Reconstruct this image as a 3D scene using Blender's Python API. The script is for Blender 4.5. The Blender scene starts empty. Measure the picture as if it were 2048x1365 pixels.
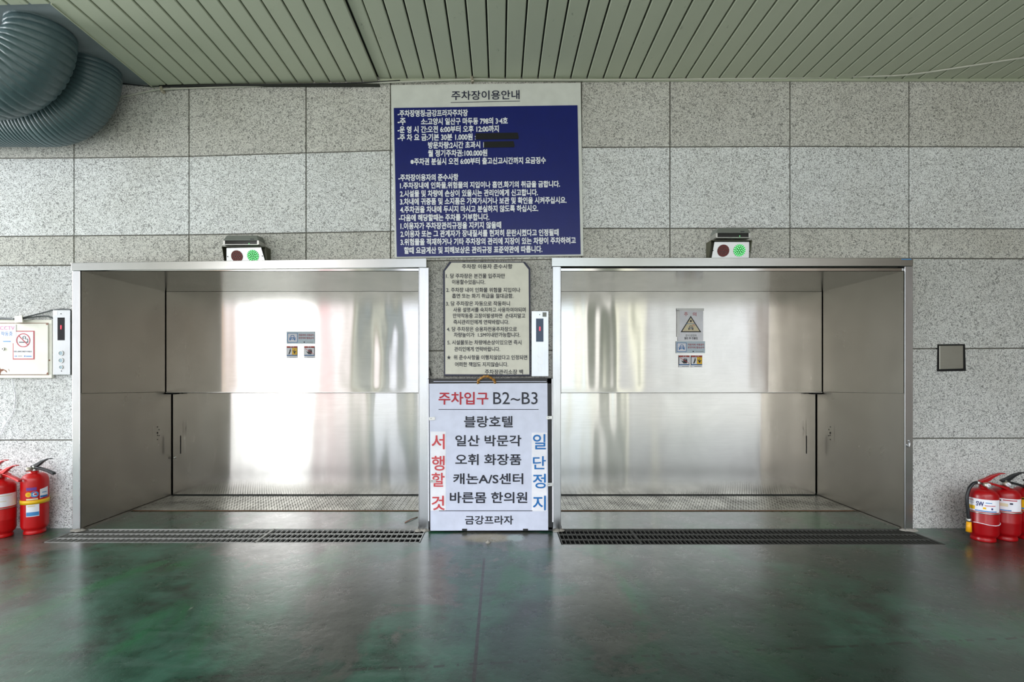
import bpy, bmesh, math, random
from mathutils import Vector, Matrix, noise
random.seed(7)
SC = bpy.context.scene
COL = SC.collection
PI = math.pi

# ------------------------------------------------------------------ camera
F, D, EZ, VX, VY = 980.0, 3.4, 1.083, 1000.0, 745.0   # focal (px), distance to wall, eye height, vanishing point
cam = bpy.data.cameras.new('camera'); cam.sensor_width = 36.0; cam.lens = F / 2048 * 36
cam.shift_x = (1024 - VX) / 2048; cam.shift_y = (VY - 682.5) / 2048; cam.clip_start = .02
co = bpy.data.objects.new('camera', cam); COL.objects.link(co)
co.location = (0, -D, EZ); co.rotation_euler = (PI / 2, 0, 0); SC.camera = co

def X(px, y=0.): return (px - VX) * (D + y) / F
def Z(py, y=0.): return EZ + (VY - py) * (D + y) / F
def P(px, py, y=0.): return Vector((X(px, y), y, Z(py, y)))
def FY(py): return F * EZ / (py - VY) - D            # depth of a floor point seen at row py

# ------------------------------------------------------------------ world, light, exposure
SC.view_settings.view_transform = 'Standard'; SC.view_settings.look = 'None'
SC.view_settings.gamma = 1; SC.view_settings.use_curve_mapping = False
SC.view_settings.exposure = 0.74
try:
    SC.cycles.use_denoising = True; SC.cycles.max_bounces = 8; SC.cycles.sample_clamp_indirect = 6
    SC.cycles.caustics_reflective = True
except Exception: pass

def ramp(nt, fac, stops, interp='LINEAR'):
    r = nt.nodes.new('ShaderNodeValToRGB'); cr = r.color_ramp; cr.interpolation = interp
    while len(cr.elements) < len(stops): cr.elements.new(0.5)
    for e, (p, c) in zip(cr.elements, stops):
        e.position = p; e.color = (c, c, c, 1) if isinstance(c, (int, float)) else (*c, 1)
    if fac is not None: nt.links.new(fac, r.inputs[0])
    return r.outputs[0]
def math_(nt, op, a, b=None, c=None, clamp=False):
    n = nt.nodes.new('ShaderNodeMath'); n.operation = op; n.use_clamp = clamp
    for i, v in enumerate((a, b, c)):
        if v is None: continue
        if isinstance(v, (int, float)): n.inputs[i].default_value = v
        else: nt.links.new(v, n.inputs[i])
    return n.outputs[0]
def mixc(nt, fac, a, b, mode='MIX'):
    n = nt.nodes.new('ShaderNodeMix'); n.data_type = 'RGBA'; n.blend_type = mode
    for s, v in ((n.inputs[0], fac), (n.inputs[6], a), (n.inputs[7], b)):
        if isinstance(v, (int, float)): s.default_value = v if s == n.inputs[0] else (v, v, v, 1)
        elif isinstance(v, (tuple, list)): s.default_value = (*v, 1)
        else: nt.links.new(v, s)
    return n.outputs[2]

W = bpy.data.worlds.new('world'); SC.world = W; W.use_nodes = True
nt = W.node_tree; nt.nodes.clear()
tc = nt.nodes.new('ShaderNodeTexCoord'); sp = nt.nodes.new('ShaderNodeSeparateXYZ'); nt.links.new(tc.outputs['Generated'], sp.inputs[0])
az = math_(nt, 'ARCTAN2', sp.outputs[0], math_(nt, 'MULTIPLY', sp.outputs[1], -1))
azf = math_(nt, 'MULTIPLY_ADD', az, 180 / PI / 120, .5)          # degrees: -60..60 -> 0..1, 0 = straight behind the camera
def A(d): return d / 120 + .5
# street seen out of the garage mouth: buildings by azimuth, below an overcast sky
street = ramp(nt, azf, [(0, (.9, .93, 1)), (A(-44), (.75, .78, .82)), (A(-34), (.40, .38, .33)), (A(-30.2), (.40, .38, .33)), (A(-29.8), (.62, .45, .24)), (A(-29), (.85, .66, .62)), (A(-28.6), (1.3, 1.2, 1.25)),
    (A(-26.6), (3.6, 3.6, 3.6)), (A(-21.6), (4.8, 4.8, 4.8)), (A(-20.6), (.72, .72, .68)), (A(-20.2), (1.25, .85, .9)), (A(-18.8), (1.25, .95, .97)), (A(-18.3), (1.5, 1.4, 1.45)), (A(-17), (1.3, 1.2, 1.2)), (A(-16.7), (.38, .38, .30)), (A(-15.7), (.42, .42, .34)), (A(-15.3), (.9, .95, .85)), (A(-14.7), (.26, .27, .24)),
    (A(-13.2), (.36, .42, .44)), (A(-11.9), (.24, .25, .24)), (A(-11.5), (1.2, 1.25, 1.4)),
    (A(9), (1.25, 1.4, 1.5)), (A(9.6), (.95, 1.0, .82)), (A(10.8), (1.6, 1.55, 1.5)), (A(11.3), (.19, .21, .17)), (A(13.7), (.21, .23, .19)), (A(14), (1.35, 1.35, 1.1)), (A(16.2), (.62, .63, .64)),
    (A(20), (.80, .84, .84)), (A(27.3), (.95, .98, 1.02)), (A(28.3), (.36, .31, .27)), (1, (.30, .26, .24))], 'LINEAR')
el = sp.outputs[2]
skyc = (3.1, 3.25, 3.45)
f_el = ramp(nt, el, [(0.0, 0), (.28, 0), (.42, 1)])
c1 = mixc(nt, f_el, street, skyc)
gr = ramp(nt, math_(nt, 'ADD', el, .5), [(0.40, 1), (.49, 0)])
c2 = mixc(nt, gr, c1, (.85, .86, .80))
bg = nt.nodes.new('ShaderNodeBackground'); wo = nt.nodes.new('ShaderNodeOutputWorld')
nt.links.new(c2, bg.inputs[0]); bg.inputs[1].default_value = 1.0
nt.links.new(bg.outputs[0], wo.inputs[0])

def area(name, loc, rot, sx, sy, power, col):
    l = bpy.data.lights.new(name, 'AREA'); l.shape = 'RECTANGLE'; l.size = sx; l.size_y = sy; l.energy = power; l.color = col
    o = bpy.data.objects.new(name, l); COL.objects.link(o); o.location = loc; o.rotation_euler = rot; return o
# daylight entering under the canopy from the open left side
area('daylight_left', (-7.6, -1.3, 1.7), (PI / 2, 0, -PI / 2), 2.2, 2.8, 215, (.93, .97, 1.0))

# ------------------------------------------------------------------ materials
def newmat(name):
    m = bpy.data.materials.new(name); m.use_nodes = True
    b = m.node_tree.nodes['Principled BSDF']; return m, m.node_tree, b
_flat = {}
def flat(name, col, rough=.5, metal=0., emit=None, es=0.):
    if name in _flat: return _flat[name]
    m, nt, b = newmat(name); b.inputs['Roughness'].default_value = rough; b.inputs['Metallic'].default_value = metal
    # slight procedural wear so nothing is perfectly uniform
    n = nt.nodes.new('ShaderNodeTexNoise'); n.inputs['Scale'].default_value = 14; n.inputs['Detail'].default_value = 4
    t = nt.nodes.new('ShaderNodeTexCoord'); nt.links.new(t.outputs['Object'], n.inputs['Vector'])
    v = ramp(nt, n.outputs[0], [(.3, .9), (.7, 1.0)])
    nt.links.new(mixc(nt, 1.0, col, v, 'MULTIPLY'), b.inputs['Base Color'])
    if emit: b.inputs['Emission Color'].default_value = (*emit, 1); b.inputs['Emission Strength'].default_value = es
    _flat[name] = m; return m
def srgb(r, g, b):
    f = lambda c: (c / 255 / 12.92) if c / 255 <= .04045 else ((c / 255 + .055) / 1.055) ** 2.4
    return (f(r), f(g), f(b))
def coords(nt, scale=(1, 1, 1), src='Object'):
    t = nt.nodes.new('ShaderNodeTexCoord'); m = nt.nodes.new('ShaderNodeMapping'); m.inputs['Scale'].default_value = scale
    nt.links.new(t.outputs[src], m.inputs[0]); return m.outputs[0]
def ntex(nt, vec, scale, detail=3, rough=.5, dist=0.):
    n = nt.nodes.new('ShaderNodeTexNoise'); n.inputs['Scale'].default_value = scale; n.inputs['Detail'].default_value = detail
    n.inputs['Roughness'].default_value = rough; n.inputs['Distortion'].default_value = dist
    nt.links.new(vec, n.inputs['Vector']); return n.outputs[0]
def bump(nt, b, h, strength, dist=.01):
    n = nt.nodes.new('ShaderNodeBump'); n.inputs['Strength'].default_value = strength; n.inputs['Distance'].default_value = dist
    nt.links.new(h, n.inputs['Height']); nt.links.new(n.outputs[0], b.inputs['Normal'])

def steel(name, tangent, col=(.60, .595, .57), rough=.24, aniso=.75, scratch=(1.5, 1.5, 160)):
    m, nt, b = newmat(name); b.inputs['Metallic'].default_value = 1
    v = coords(nt)
    sm = ntex(nt, v, 2.3, 6, .6, .8)
    dirt = ntex(nt, coords(nt, (1, 1, .5)), 9, 6, .65)
    sc = ntex(nt, coords(nt, scratch), 3.0, 4, .7)
    c = mixc(nt, ramp(nt, sm, [(.35, 0), (.7, .6)]), col, tuple(x * .80 for x in col))
    c = mixc(nt, ramp(nt, sc, [(.42, .22), (.55, 0)]), c, tuple(x * .72 for x in col))
    marks = ntex(nt, coords(nt, (1, 1, .35)), 26, 1, .4, .2)
    c = mixc(nt, ramp(nt, marks, [(.80, 0), (.83, .35)]), c, (.3, .28, .25))
    nt.links.new(c, b.inputs['Base Color'])
    r = math_(nt, 'MULTIPLY_ADD', dirt, .05, rough - .02); nt.links.new(r, b.inputs['Roughness'])
    b.inputs['Anisotropic'].default_value = aniso
    k = nt.nodes.new('ShaderNodeCombineXYZ')
    for i in range(3): k.inputs[i].default_value = tangent[i]
    nt.links.new(k.outputs[0], b.inputs['Tangent'])
    return m
M = {}
M['door_steel'] = steel('door_steel', (0, 0, 1), (.60, .595, .575), .115, 1.0)
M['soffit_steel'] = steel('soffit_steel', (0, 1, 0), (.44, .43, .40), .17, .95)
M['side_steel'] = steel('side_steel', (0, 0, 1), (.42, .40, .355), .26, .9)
M['frame_steel'] = steel('frame_steel', (1, .3, .3), (.58, .59, .60), .24, .5, (120, 120, 1.2))
M['head_steel'] = steel('head_steel', (.3, .3, 1), (.56, .57, .56), .24, .5)
M['cover_steel'] = steel('cover_steel', (1, 0, 0), (.42, .42, .37), .42, .2)
M['panel_steel'] = steel('panel_steel', (0, 0, 1), (.62, .64, .66), .3, .4, (120, 120, 1.2))

def granite():
    m, nt, b = newmat('bush_hammered_granite'); v = coords(nt)
    at = nt.nodes.new('ShaderNodeAttribute'); at.attribute_name = 'tint'
    n1 = ntex(nt, v, 70, 2, .6, 2.2)
    n2 = ntex(nt, v, 150, 2, .6, .6)
    n3 = ntex(nt, v, 1.7, 5, .6)
    base = mixc(nt, ramp(nt, n1, [(.42, 1), (.50, 0)]), (.74, .74, .725), (.25, .25, .245))
    base = mixc(nt, ramp(nt, n2, [(.60, 0), (.72, .8)]), base, (.30, .29, .28))
    base = mixc(nt, ramp(nt, n3, [(.42, 0), (.72, .45)]), base, mixc(nt, 1., base, (.72, .70, .64), 'MULTIPLY'))
    base = mixc(nt, 1., base, at.outputs['Color'], 'MULTIPLY')
    nt.links.new(base, b.inputs['Base Color']); b.inputs['Roughness'].default_value = .75
    bump(nt, b, n1, .5, .004); return m
M['granite'] = granite()
M['mortar'] = flat('grey_mortar', (.17, .165, .14), .9)
M['void'] = flat('dark_shaft', (.006, .006, .006), .9)

def floor_mat():
    m, nt, b = newmat('worn_green_floor'); v = coords(nt)
    s = nt.nodes.new('ShaderNodeSeparateXYZ'); nt.links.new(v, s.inputs[0])
    w = ntex(nt, v, 1.6, 8, .62, .6); w2 = ntex(nt, coords(nt, (1, 1, 1)), 5.5, 8, .65)
    fine = ntex(nt, v, 30, 6, .7); st = ntex(nt, coords(nt, (.8, 5, 1)), 3.2, 6, .6, .4)
    green = mixc(nt, ramp(nt, w2, [(.35, 0), (.65, 1)]), srgb(14, 48, 34), srgb(46, 84, 68))
    green = mixc(nt, ramp(nt, st, [(.5, 0), (.75, .7)]), green, srgb(66, 90, 80))
    cem = mixc(nt, ramp(nt, w, [(.35, 0), (.7, 1)]), srgb(58, 60, 54), srgb(92, 92, 84))
    def blob(cx, cy, rx, ry):
        dx = math_(nt, 'DIVIDE', math_(nt, 'SUBTRACT', s.outputs[0], cx), rx); dy = math_(nt, 'DIVIDE', math_(nt, 'SUBTRACT', s.outputs[1], cy), ry)
        r2 = math_(nt, 'ADD', math_(nt, 'MULTIPLY', dx, dx), math_(nt, 'MULTIPLY', dy, dy))
        return math_(nt, 'SUBTRACT', 1.0, r2)
    acc = None
    for (cx, cy, rx, ry) in ((-.45, -.95, .42, .62), (.50, -.95, .26, .7), (-3.4, -.25, .9, .3), (-1.2, -.25, .8, .45), (3.2, -.4, 1.0, .35), (1.2, -.15, .7, .12), (-1.6, .2, .5, .2),(0.05,-.2,.5,.2)):
        bl = blob(cx, cy, rx, ry); acc = bl if acc is None else math_(nt, 'MAXIMUM', acc, bl)
    acc = math_(nt, 'MAXIMUM', acc, -1.5)
    f = math_(nt, 'ADD', math_(nt, 'MULTIPLY', acc, .16), math_(nt, 'ADD', math_(nt, 'MULTIPLY', w, .9), math_(nt, 'MULTIPLY', fine, .12)))
    patch = ramp(nt, f, [(.54, 0), (.565, .95)])
    c = mixc(nt, patch, green, cem)
    # fresher paint streaks
    vv = ntex(nt, coords(nt, (2.2, .8, 1)), 1.1, 5, .6, .5)
    c = mixc(nt, ramp(nt, vv, [(.54, 0), (.62, .7)]), c, srgb(14, 84, 46))
    # dirt, oily stains and scuffs
    c = mixc(nt, ramp(nt, ntex(nt, v, 3.3, 7, .7), [(.50, 0), (.66, .8)]), c, srgb(24, 27, 22))
    c = mixc(nt, ramp(nt, ntex(nt, coords(nt, (2, .6, 1)), 14, 6, .75), [(.64, 0), (.72, .5)]), c, srgb(150, 152, 140))
    grime_shade = None      # grime with ragged edges; also paints in the weaker light at right
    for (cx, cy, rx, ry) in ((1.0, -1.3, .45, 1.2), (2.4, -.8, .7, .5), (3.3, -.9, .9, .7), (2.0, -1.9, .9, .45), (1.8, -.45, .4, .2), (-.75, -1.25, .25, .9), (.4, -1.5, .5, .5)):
        bl = blob(cx, cy, rx, ry); grime_shade = bl if grime_shade is None else math_(nt, 'MAXIMUM', grime_shade, bl)
    grime_shade = math_(nt, 'ADD', math_(nt, 'MULTIPLY', math_(nt, 'MAXIMUM', grime_shade, -1.), .3), math_(nt, 'MULTIPLY', w, 1.1))
    c = mixc(nt, ramp(nt, grime_shade, [(.52, 0), (.70, .62)]), c, srgb(22, 30, 25))
    # yellow and pale paint remnant in front of the light box
    bl = math_(nt, 'ADD', blob(-.08, -.20, .20, .10), math_(nt, 'MULTIPLY', fine, .5)); c = mixc(nt, ramp(nt, bl, [(.3, 0), (.9, .7)]), c, srgb(134, 118, 66))
    bl = math_(nt, 'ADD', blob(.10, -.20, .07, .08), math_(nt, 'MULTIPLY', fine, .5)); c = mixc(nt, ramp(nt, bl, [(.3, 0), (.9, .7)]), c, srgb(140, 160, 150))
    # saw-cut joint
    jx = math_(nt, 'ABSOLUTE', math_(nt, 'ADD', math_(nt, 'ADD', s.outputs[0], .092), math_(nt, 'MULTIPLY', math_(nt, 'SUBTRACT', fine, .5), .006)))
    j = math_(nt, 'MULTIPLY', math_(nt, 'LESS_THAN', jx, .0066), math_(nt, 'LESS_THAN', s.outputs[1], -.55))
    c = mixc(nt, j, c, (.012, .012, .01))
    # row of dark drips
    ly = math_(nt, 'SUBTRACT', s.outputs[1], math_(nt, 'MULTIPLY_ADD', s.outputs[0], .082, -1.575))
    ly = math_(nt, 'ABSOLUTE', math_(nt, 'ADD', ly, math_(nt, 'MULTIPLY', math_(nt, 'SUBTRACT', w2, .5), .03)))
    dr = math_(nt, 'MULTIPLY', math_(nt, 'LESS_THAN', ly, .0075), math_(nt, 'GREATER_THAN', ntex(nt, coords(nt, (1, .1, 1)), 26, 2), .5))
    dr = math_(nt, 'MULTIPLY', dr, math_(nt, 'GREATER_THAN', s.outputs[0], -1.1))
    c = mixc(nt, math_(nt, 'MULTIPLY', dr, .8), c, srgb(20, 28, 22))
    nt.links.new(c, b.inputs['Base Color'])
    r = ramp(nt, math_(nt, 'ADD', math_(nt, 'MULTIPLY', w2, .6), math_(nt, 'MULTIPLY', fine, .4)), [(.3, .20), (.7, .42)]); nt.links.new(r, b.inputs['Roughness'])
    b.inputs['Specular IOR Level'].default_value = .5; b.inputs['Coat Weight'].default_value = .5; b.inputs['Coat Roughness'].default_value = .2
    h = math_(nt, 'ADD', math_(nt, 'MULTIPLY', w2, .8), math_(nt, 'MULTIPLY', fine, .25)); bump(nt, b, h, .35, .012)
    return m
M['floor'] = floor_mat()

def ceil_mat():
    m, nt, b = newmat('olive_aluminium_slats'); v = coords(nt)
    c = mixc(nt, ntex(nt, v, 1.4, 4), srgb(168, 175, 155), srgb(184, 189, 168))
    spk = ramp(nt, ntex(nt, v, 38, 3, .6), [(.70, 0), (.74, .55)])
    c = mixc(nt, math_(nt, 'MULTIPLY', spk, ramp(nt, ntex(nt, v, 1.3, 2), [(.5, 0), (.6, 1)])), c, srgb(190, 192, 180))
    spd = ramp(nt, ntex(nt, coords(nt, (1, .5, 1)), 24, 5, .7), [(.66, 0), (.74, .5)]); c = mixc(nt, spd, c, srgb(78, 80, 66))
    nt.links.new(c, b.inputs['Base Color']); b.inputs['Roughness'].default_value = .42; return m
M['ceil'] = ceil_mat()
M['ceil_gap'] = flat('slat_gap_black', (.02, .022, .016), .8)
M['plaster'] = flat('grey_soffit', srgb(120, 130, 134), .7)
M['tan_wall'] = flat('brown_side_wall', srgb(108, 94, 82), .7)
M['plate'] = (lambda: (lambda m, nt, b: (nt.links.new(mixc(nt, ramp(nt, ntex(nt, coords(nt), 4, 6, .65), [(.35, 0), (.65, 1)]), srgb(120, 118, 108), srgb(196, 194, 184)), b.inputs['Base Color']),
    b.inputs['Metallic'].__setattr__('default_value', .75), b.inputs['Roughness'].__setattr__('default_value', .36), m)[-1])(*newmat('worn_tread_plate')))()
M['rust'] = flat('rusty_edge', srgb(96, 66, 44), .9)
M['galv'] = flat('galvanised_bars', (.46, .46, .44), .45, .7)
M['dgalv'] = flat('dirty_dark_bars', (.10, .10, .09), .55, .6)
M['duct'] = (lambda: (lambda m, nt, b: (nt.links.new(mixc(nt, ntex(nt, coords(nt), 5, 4), srgb(58, 80, 86), srgb(92, 112, 116)), b.inputs['Base Color']),
    b.inputs['Roughness'].__setattr__('default_value', .36), bump(nt, b, ntex(nt, coords(nt), 38, 4, .6), .4, .006), m)[-1])(*newmat('blue_grey_duct_film')))()
WHITE = flat('white_board', srgb(216, 218, 212), .45)
M['cream_board'] = flat('cream_board', srgb(216, 214, 200), .4)
M['navy'] = flat('navy_paint', srgb(22, 26, 58), .4)
M['blue'] = flat('royal_blue_film', srgb(2, 20, 104), .35)
M['white_ink'] = flat('white_lettering', srgb(240, 242, 246), .5)
M['black'] = flat('black_plastic', srgb(24, 25, 28), .4)
M['black_ink'] = flat('black_lettering', srgb(20, 24, 40), .5)
M['tape'] = flat('black_tape', srgb(14, 14, 16), .35)
M['acryl'] = flat('white_acrylic', srgb(212, 217, 236), .22)
M['red_ink'] = flat('red_lettering', srgb(180, 22, 44), .5)
M['salmon'] = flat('faded_red_lettering', srgb(206, 70, 76), .5)
M['sky_ink'] = flat('blue_lettering', srgb(22, 112, 184), .5)
M['paper'] = flat('white_paper', srgb(240, 240, 246), .5)
M['pink_ink'] = flat('faded_pink_ink', srgb(226, 130, 180), .5)
M['ltblue'] = flat('light_blue_ink', srgb(70, 140, 200), .5)
M['red_body'] = flat('red_gloss_paint', srgb(160, 4, 14), .3)
M['red_bright'] = flat('red_gloss_paint_bright', srgb(196, 14, 18), .3)
M['yellow'] = flat('yellow_plastic', srgb(240, 190, 20), .4)
M['orange'] = flat('orange_plastic', srgb(240, 170, 20), .4)
M['silver'] = flat('silver_metal', (.62, .62, .6), .3, .9)
M['brass'] = flat('gauge_rim', (.66, .6, .5), .35, .8)
M['cabinet'] = flat('cream_enamel', srgb(232, 230, 218), .4)
M['rust2'] = flat('rust_patch', srgb(140, 92, 74), .9)
M['cable_d'] = flat('dark_grey_cable', srgb(86, 90, 92), .5)
M['cable_w'] = flat('pale_conduit', srgb(190, 190, 178), .5)
M['green_led'] = flat('green_led', (.05, .6, .15), .3, 0, (.18, 1.0, .26), 1.3)
M['green_lens'] = flat('green_lens', (.0, .10, .015), .3, 0, (.0, .6, .06), .05)
M['red_lens'] = flat('dark_red_lens', srgb(62, 12, 14), .3)
M['red_led'] = flat('unlit_red_led', srgb(150, 44, 40), .25)
M['seg'] = flat('red_segment', (1, .05, .08), .3, 0, (1, .03, .06), 1.5)
M['display'] = flat('display_window', srgb(12, 10, 14), .08)
M['display2'] = flat('display_window_blue', srgb(20, 52, 84), .08)
M['rope'] = flat('amber_handle', srgb(160, 112, 40), .3)
M['grey_plastic'] = flat('grey_sensor_shell', srgb(120, 124, 118), .4)
M['green_box'] = flat('olive_hood', srgb(74, 74, 58), .5)
M['cement'] = flat('pale_cement', srgb(150, 146, 138), .9)
M['beige'] = flat('beige_ink', srgb(226, 214, 180), .5)
M['clear'] = flat('glass_bead', srgb(170, 190, 200), .2, .3)

# ------------------------------------------------------------------ mesh helpers
class MB:
    def __init__(s): s.v = []; s.f = []; s.m = []; s.mats = []; s.sm = []
    def mi(s, m):
        if m not in s.mats: s.mats.append(m)
        return s.mats.index(m)
    def add(s, vs, fs, m, smooth=False):
        b = len(s.v); s.v += [tuple(v) for v in vs]; k = s.mi(m)
        for f in fs: s.f.append([b + i for i in f]); s.m.append(k); s.sm.append(smooth)
        return s
    def box(s, x0, x1, y0, y1, z0, z1, m):
        return s.hexa([(x0, y0, z0), (x1, y0, z0), (x1, y1, z0), (x0, y1, z0), (x0, y0, z1), (x1, y0, z1), (x1, y1, z1), (x0, y1, z1)], m)
    def hexa(s, v, m):
        return s.add(v, [(3, 2, 1, 0), (4, 5, 6, 7), (0, 1, 5, 4), (1, 2, 6, 5), (2, 3, 7, 6), (3, 0, 4, 7)], m)
    def plate(s, pts, y0, y1, m):
        """prism facing -y from an outline of (x, z) points given counter-clockwise seen from the camera"""
        n = len(pts); vs = [(p[0], y0, p[1]) for p in pts] + [(p[0], y1, p[1]) for p in pts]
        fs = [tuple(range(n)), tuple(range(2 * n - 1, n - 1, -1))] + [(i, i + n, (i + 1) % n + n, (i + 1) % n) for i in range(n)]
        return s.add(vs, fs, m)
    def rect(s, px0, py0, px1, py1, y, t, m, rot=0):
        """thin plate: pixel rectangle measured at depth y, thickness t towards the wall"""
        x0, x1, z0, z1 = X(px0, y), X(px1, y), Z(py1, y), Z(py0, y); cx, cz = (x0 + x1) / 2, (z0 + z1) / 2
        pts = [(x0, z0), (x1, z0), (x1, z1), (x0, z1)]
        if rot: pts = [(cx + (a - cx) * math.cos(rot) - (b - cz) * math.sin(rot), cz + (a - cx) * math.sin(rot) + (b - cz) * math.cos(rot)) for a, b in pts]
        return s.plate(pts, y, y + t, m)
    def disc(s, c, r, y, t, m, n=28, sx=1.):
        return s.plate([(c[0] + math.cos(a) * r * sx, c[1] + math.sin(a) * r) for a in [i / n * 2 * PI for i in range(n)]], y, y + t, m)
    def ringp(s, c, r0, r1, y, t, m, n=36):
        vs = []
        for k, yy in ((0, y), (1, y + t)):
            for r in (r1, r0): vs += [(c[0] + math.cos(i / n * 2 * PI) * r, yy, c[1] + math.sin(i / n * 2 * PI) * r) for i in range(n)]
        fs = []
        for i in range(n):
            j = (i + 1) % n
            fs += [(i, j, n + j, n + i), (n + i, n + j, 3 * n + j, 3 * n + i), (j, i, 2 * n + i, 2 * n + j), (2 * n + j, 2 * n + i, 3 * n + i, 3 * n + j)]
        return s.add(vs, fs, m)
    def tube(s, pts, r, m, n=10, caps=True):
        pts = [Vector(p) for p in pts]; vs = []; up = None
        rr = r if isinstance(r, (list, tuple)) else [r] * len(pts)
        for i, p in enumerate(pts):
            d = (pts[min(i + 1, len(pts) - 1)] - pts[max(i - 1, 0)]).normalized()
            if up is None: up = d.orthogonal().normalized()
            up = (up - d * up.dot(d)).normalized(); w = d.cross(up)
            vs += [p + (up * math.cos(a) + w * math.sin(a)) * rr[i] for a in [k / n * 2 * PI for k in range(n)]]
        fs = [(i * n + k, i * n + (k + 1) % n, (i + 1) * n + (k + 1) % n, (i + 1) * n + k) for i in range(len(pts) - 1) for k in range(n)]
        if caps: fs += [tuple(range(n - 1, -1, -1)), tuple(range((len(pts) - 1) * n, len(pts) * n))]
        return s.add(vs, fs, m, True)
    def lathe(s, prof, c, m, n=40, smooth=True):
        vs = []; fs = []
        for r, z in prof: vs += [(c[0] + r * math.cos(k / n * 2 * PI), c[1] + r * math.sin(k / n * 2 * PI), c[2] + z) for k in range(n)]
        for i in range(len(prof) - 1):
            for k in range(n): fs.append((i * n + k, i * n + (k + 1) % n, (i + 1) * n + (k + 1) % n, (i + 1) * n + k))
        if prof[0][0] > 1e-4: fs.append(tuple(range(n - 1, -1, -1)))
        if prof[-1][0] > 1e-4: fs.append(tuple(range((len(prof) - 1) * n, len(prof) * n)))
        return s.add(vs, fs, m, smooth)
    def build(s, name, parent=None, bevel=0., autosmooth=True, shift=None):
        me = bpy.data.meshes.new(name); me.from_pydata(s.v, [], s.f)
        for m in s.mats: me.materials.append(m)
        me.polygons.foreach_set('material_index', s.m); me.polygons.foreach_set('use_smooth', s.sm); me.update()
        o = bpy.data.objects.new(name, me); COL.objects.link(o)
        if parent is not None:
            o.parent = parent
            me.transform(parent.matrix_basis.inverted() if not parent.parent else (parent.parent.matrix_basis @ parent.matrix_basis).inverted())
        if bevel:
            b = o.modifiers.new('bevel', 'BEVEL'); b.width = bevel; b.segments = 2; b.limit_method = 'ANGLE'
        return o
def tag(o, label=None, cat=None, group=None, kind=None):
    if label: o['label'] = label
    if cat: o['category'] = cat
    if group: o['group'] = group
    if kind: o['kind'] = kind
    return o
def thing(name, label, cat, loc=(0, 0, 0), group=None, kind=None):
    o = bpy.data.objects.new(name, None); COL.objects.link(o); o.location = loc; o.empty_display_size = .05
    return tag(o, label, cat, group, kind)

_gc = {}
def glyphs(s, bold=.0):
    key = (s, bold)
    if key in _gc: return _gc[key]
    c = bpy.data.curves.new('txt', 'FONT'); c.body = s; c.resolution_u = 3
    o = bpy.data.objects.new('txt', c); COL.objects.link(o); bpy.context.view_layer.update()
    me = bpy.data.meshes.new_from_object(o)
    vs = [(v.co.x, v.co.y, 0.) for v in me.vertices]; fs = [tuple(p.vertices) for p in me.polygons]
    bpy.data.objects.remove(o); bpy.data.curves.remove(c); bpy.data.meshes.remove(me)
    if bold:
        n = len(vs); base, bf = vs, fs; vs, fs = [], []
        for k in range(8):
            a = k / 8 * 2 * PI; vs += [(x + bold * math.cos(a), y + bold * math.sin(a), k * 4e-5) for x, y, z in base]; fs += [tuple(i + n * k for i in f) for f in bf]
    _gc[key] = (vs, fs); return vs, fs
def lettering(mb, s, px0, px1, pyc, ph, y, m, bold=.015, rot=0., eps=.0012):
    """text fitted to the pixel box px0..px1, centre row pyc, height ph at depth y (its surface lies eps in front)"""
    vs, fs = glyphs(s, bold); ax = min(v[0] for v in vs); bx = max(v[0] for v in vs); ay = min(v[1] for v in vs); by = max(v[1] for v in vs)
    x0, x1 = X(px0, y), X(px1, y); zc = Z(pyc, y); h = ph * (D + y) / F; kx = (x1 - x0) / (bx - ax); kz = h / (by - ay)
    out = []; cx = (x0 + x1) / 2
    for a, b, lay in vs:
        x = x0 + (a - ax) * kx; z = zc - h / 2 + (b - ay) * kz; dx, dz = x - cx, z - zc
        out.append((cx + dx * math.cos(rot) - dz * math.sin(rot), y - eps - lay, zc + dx * math.sin(rot) + dz * math.cos(rot)))
    mb.add(out, fs, m); return mb

# ------------------------------------------------------------------ granite wall
HL = [(0, 317), (148, 316), (378, 313), (612, 306), (781, 301), (1163, 295), (1580, 293), (2048, 294)]
H2 = [(0, 474), (148, 472), (378, 470), (612, 466), (781, 463), (1163, 457), (1580, 457), (2048, 458)]
H3 = [(0, 532), (145, 531), (850, 522), (1105, 519), (1826, 517), (2048, 518)]
def yl(L, x):
    if x <= L[0][0]: return L[0][1]
    for (a, b), (c, d) in zip(L, L[1:]):
        if x <= c: return b + (d - b) * (x - a) / (c - a)
    return L[-1][1]
TOP = [(0, 150), (2048, 150)]; BOT = [(0, 1058), (2048, 1058)]
H4 = [(0, 706), (2048, 697)]; H5 = [(0, 881), (2048, 877)]
vx_up = [-330, -85, 148, 378, 612, 781, 1163, 1340, 1580, 1818, 2055, 2290, 2600]
cells = []
rng = random.Random(3)
for a, b in zip(vx_up, vx_up[1:]):
    cells.append((a, b, TOP, HL, (.90, .885, .85))); cells.append((a, b, HL, H2, (1.10, 1.12, 1.15))); cells.append((a, b, H2, H3, (.86, .85, .81)))
for a, b in ((-330, -85), (-85, 148.0), (851, 1106), (1822, 2055), (2055, 2290), (2290, 2600)):
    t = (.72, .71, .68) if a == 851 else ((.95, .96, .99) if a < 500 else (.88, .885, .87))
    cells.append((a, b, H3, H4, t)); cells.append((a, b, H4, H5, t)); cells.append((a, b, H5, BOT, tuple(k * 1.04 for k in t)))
wb = MB(); tints = []
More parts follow.
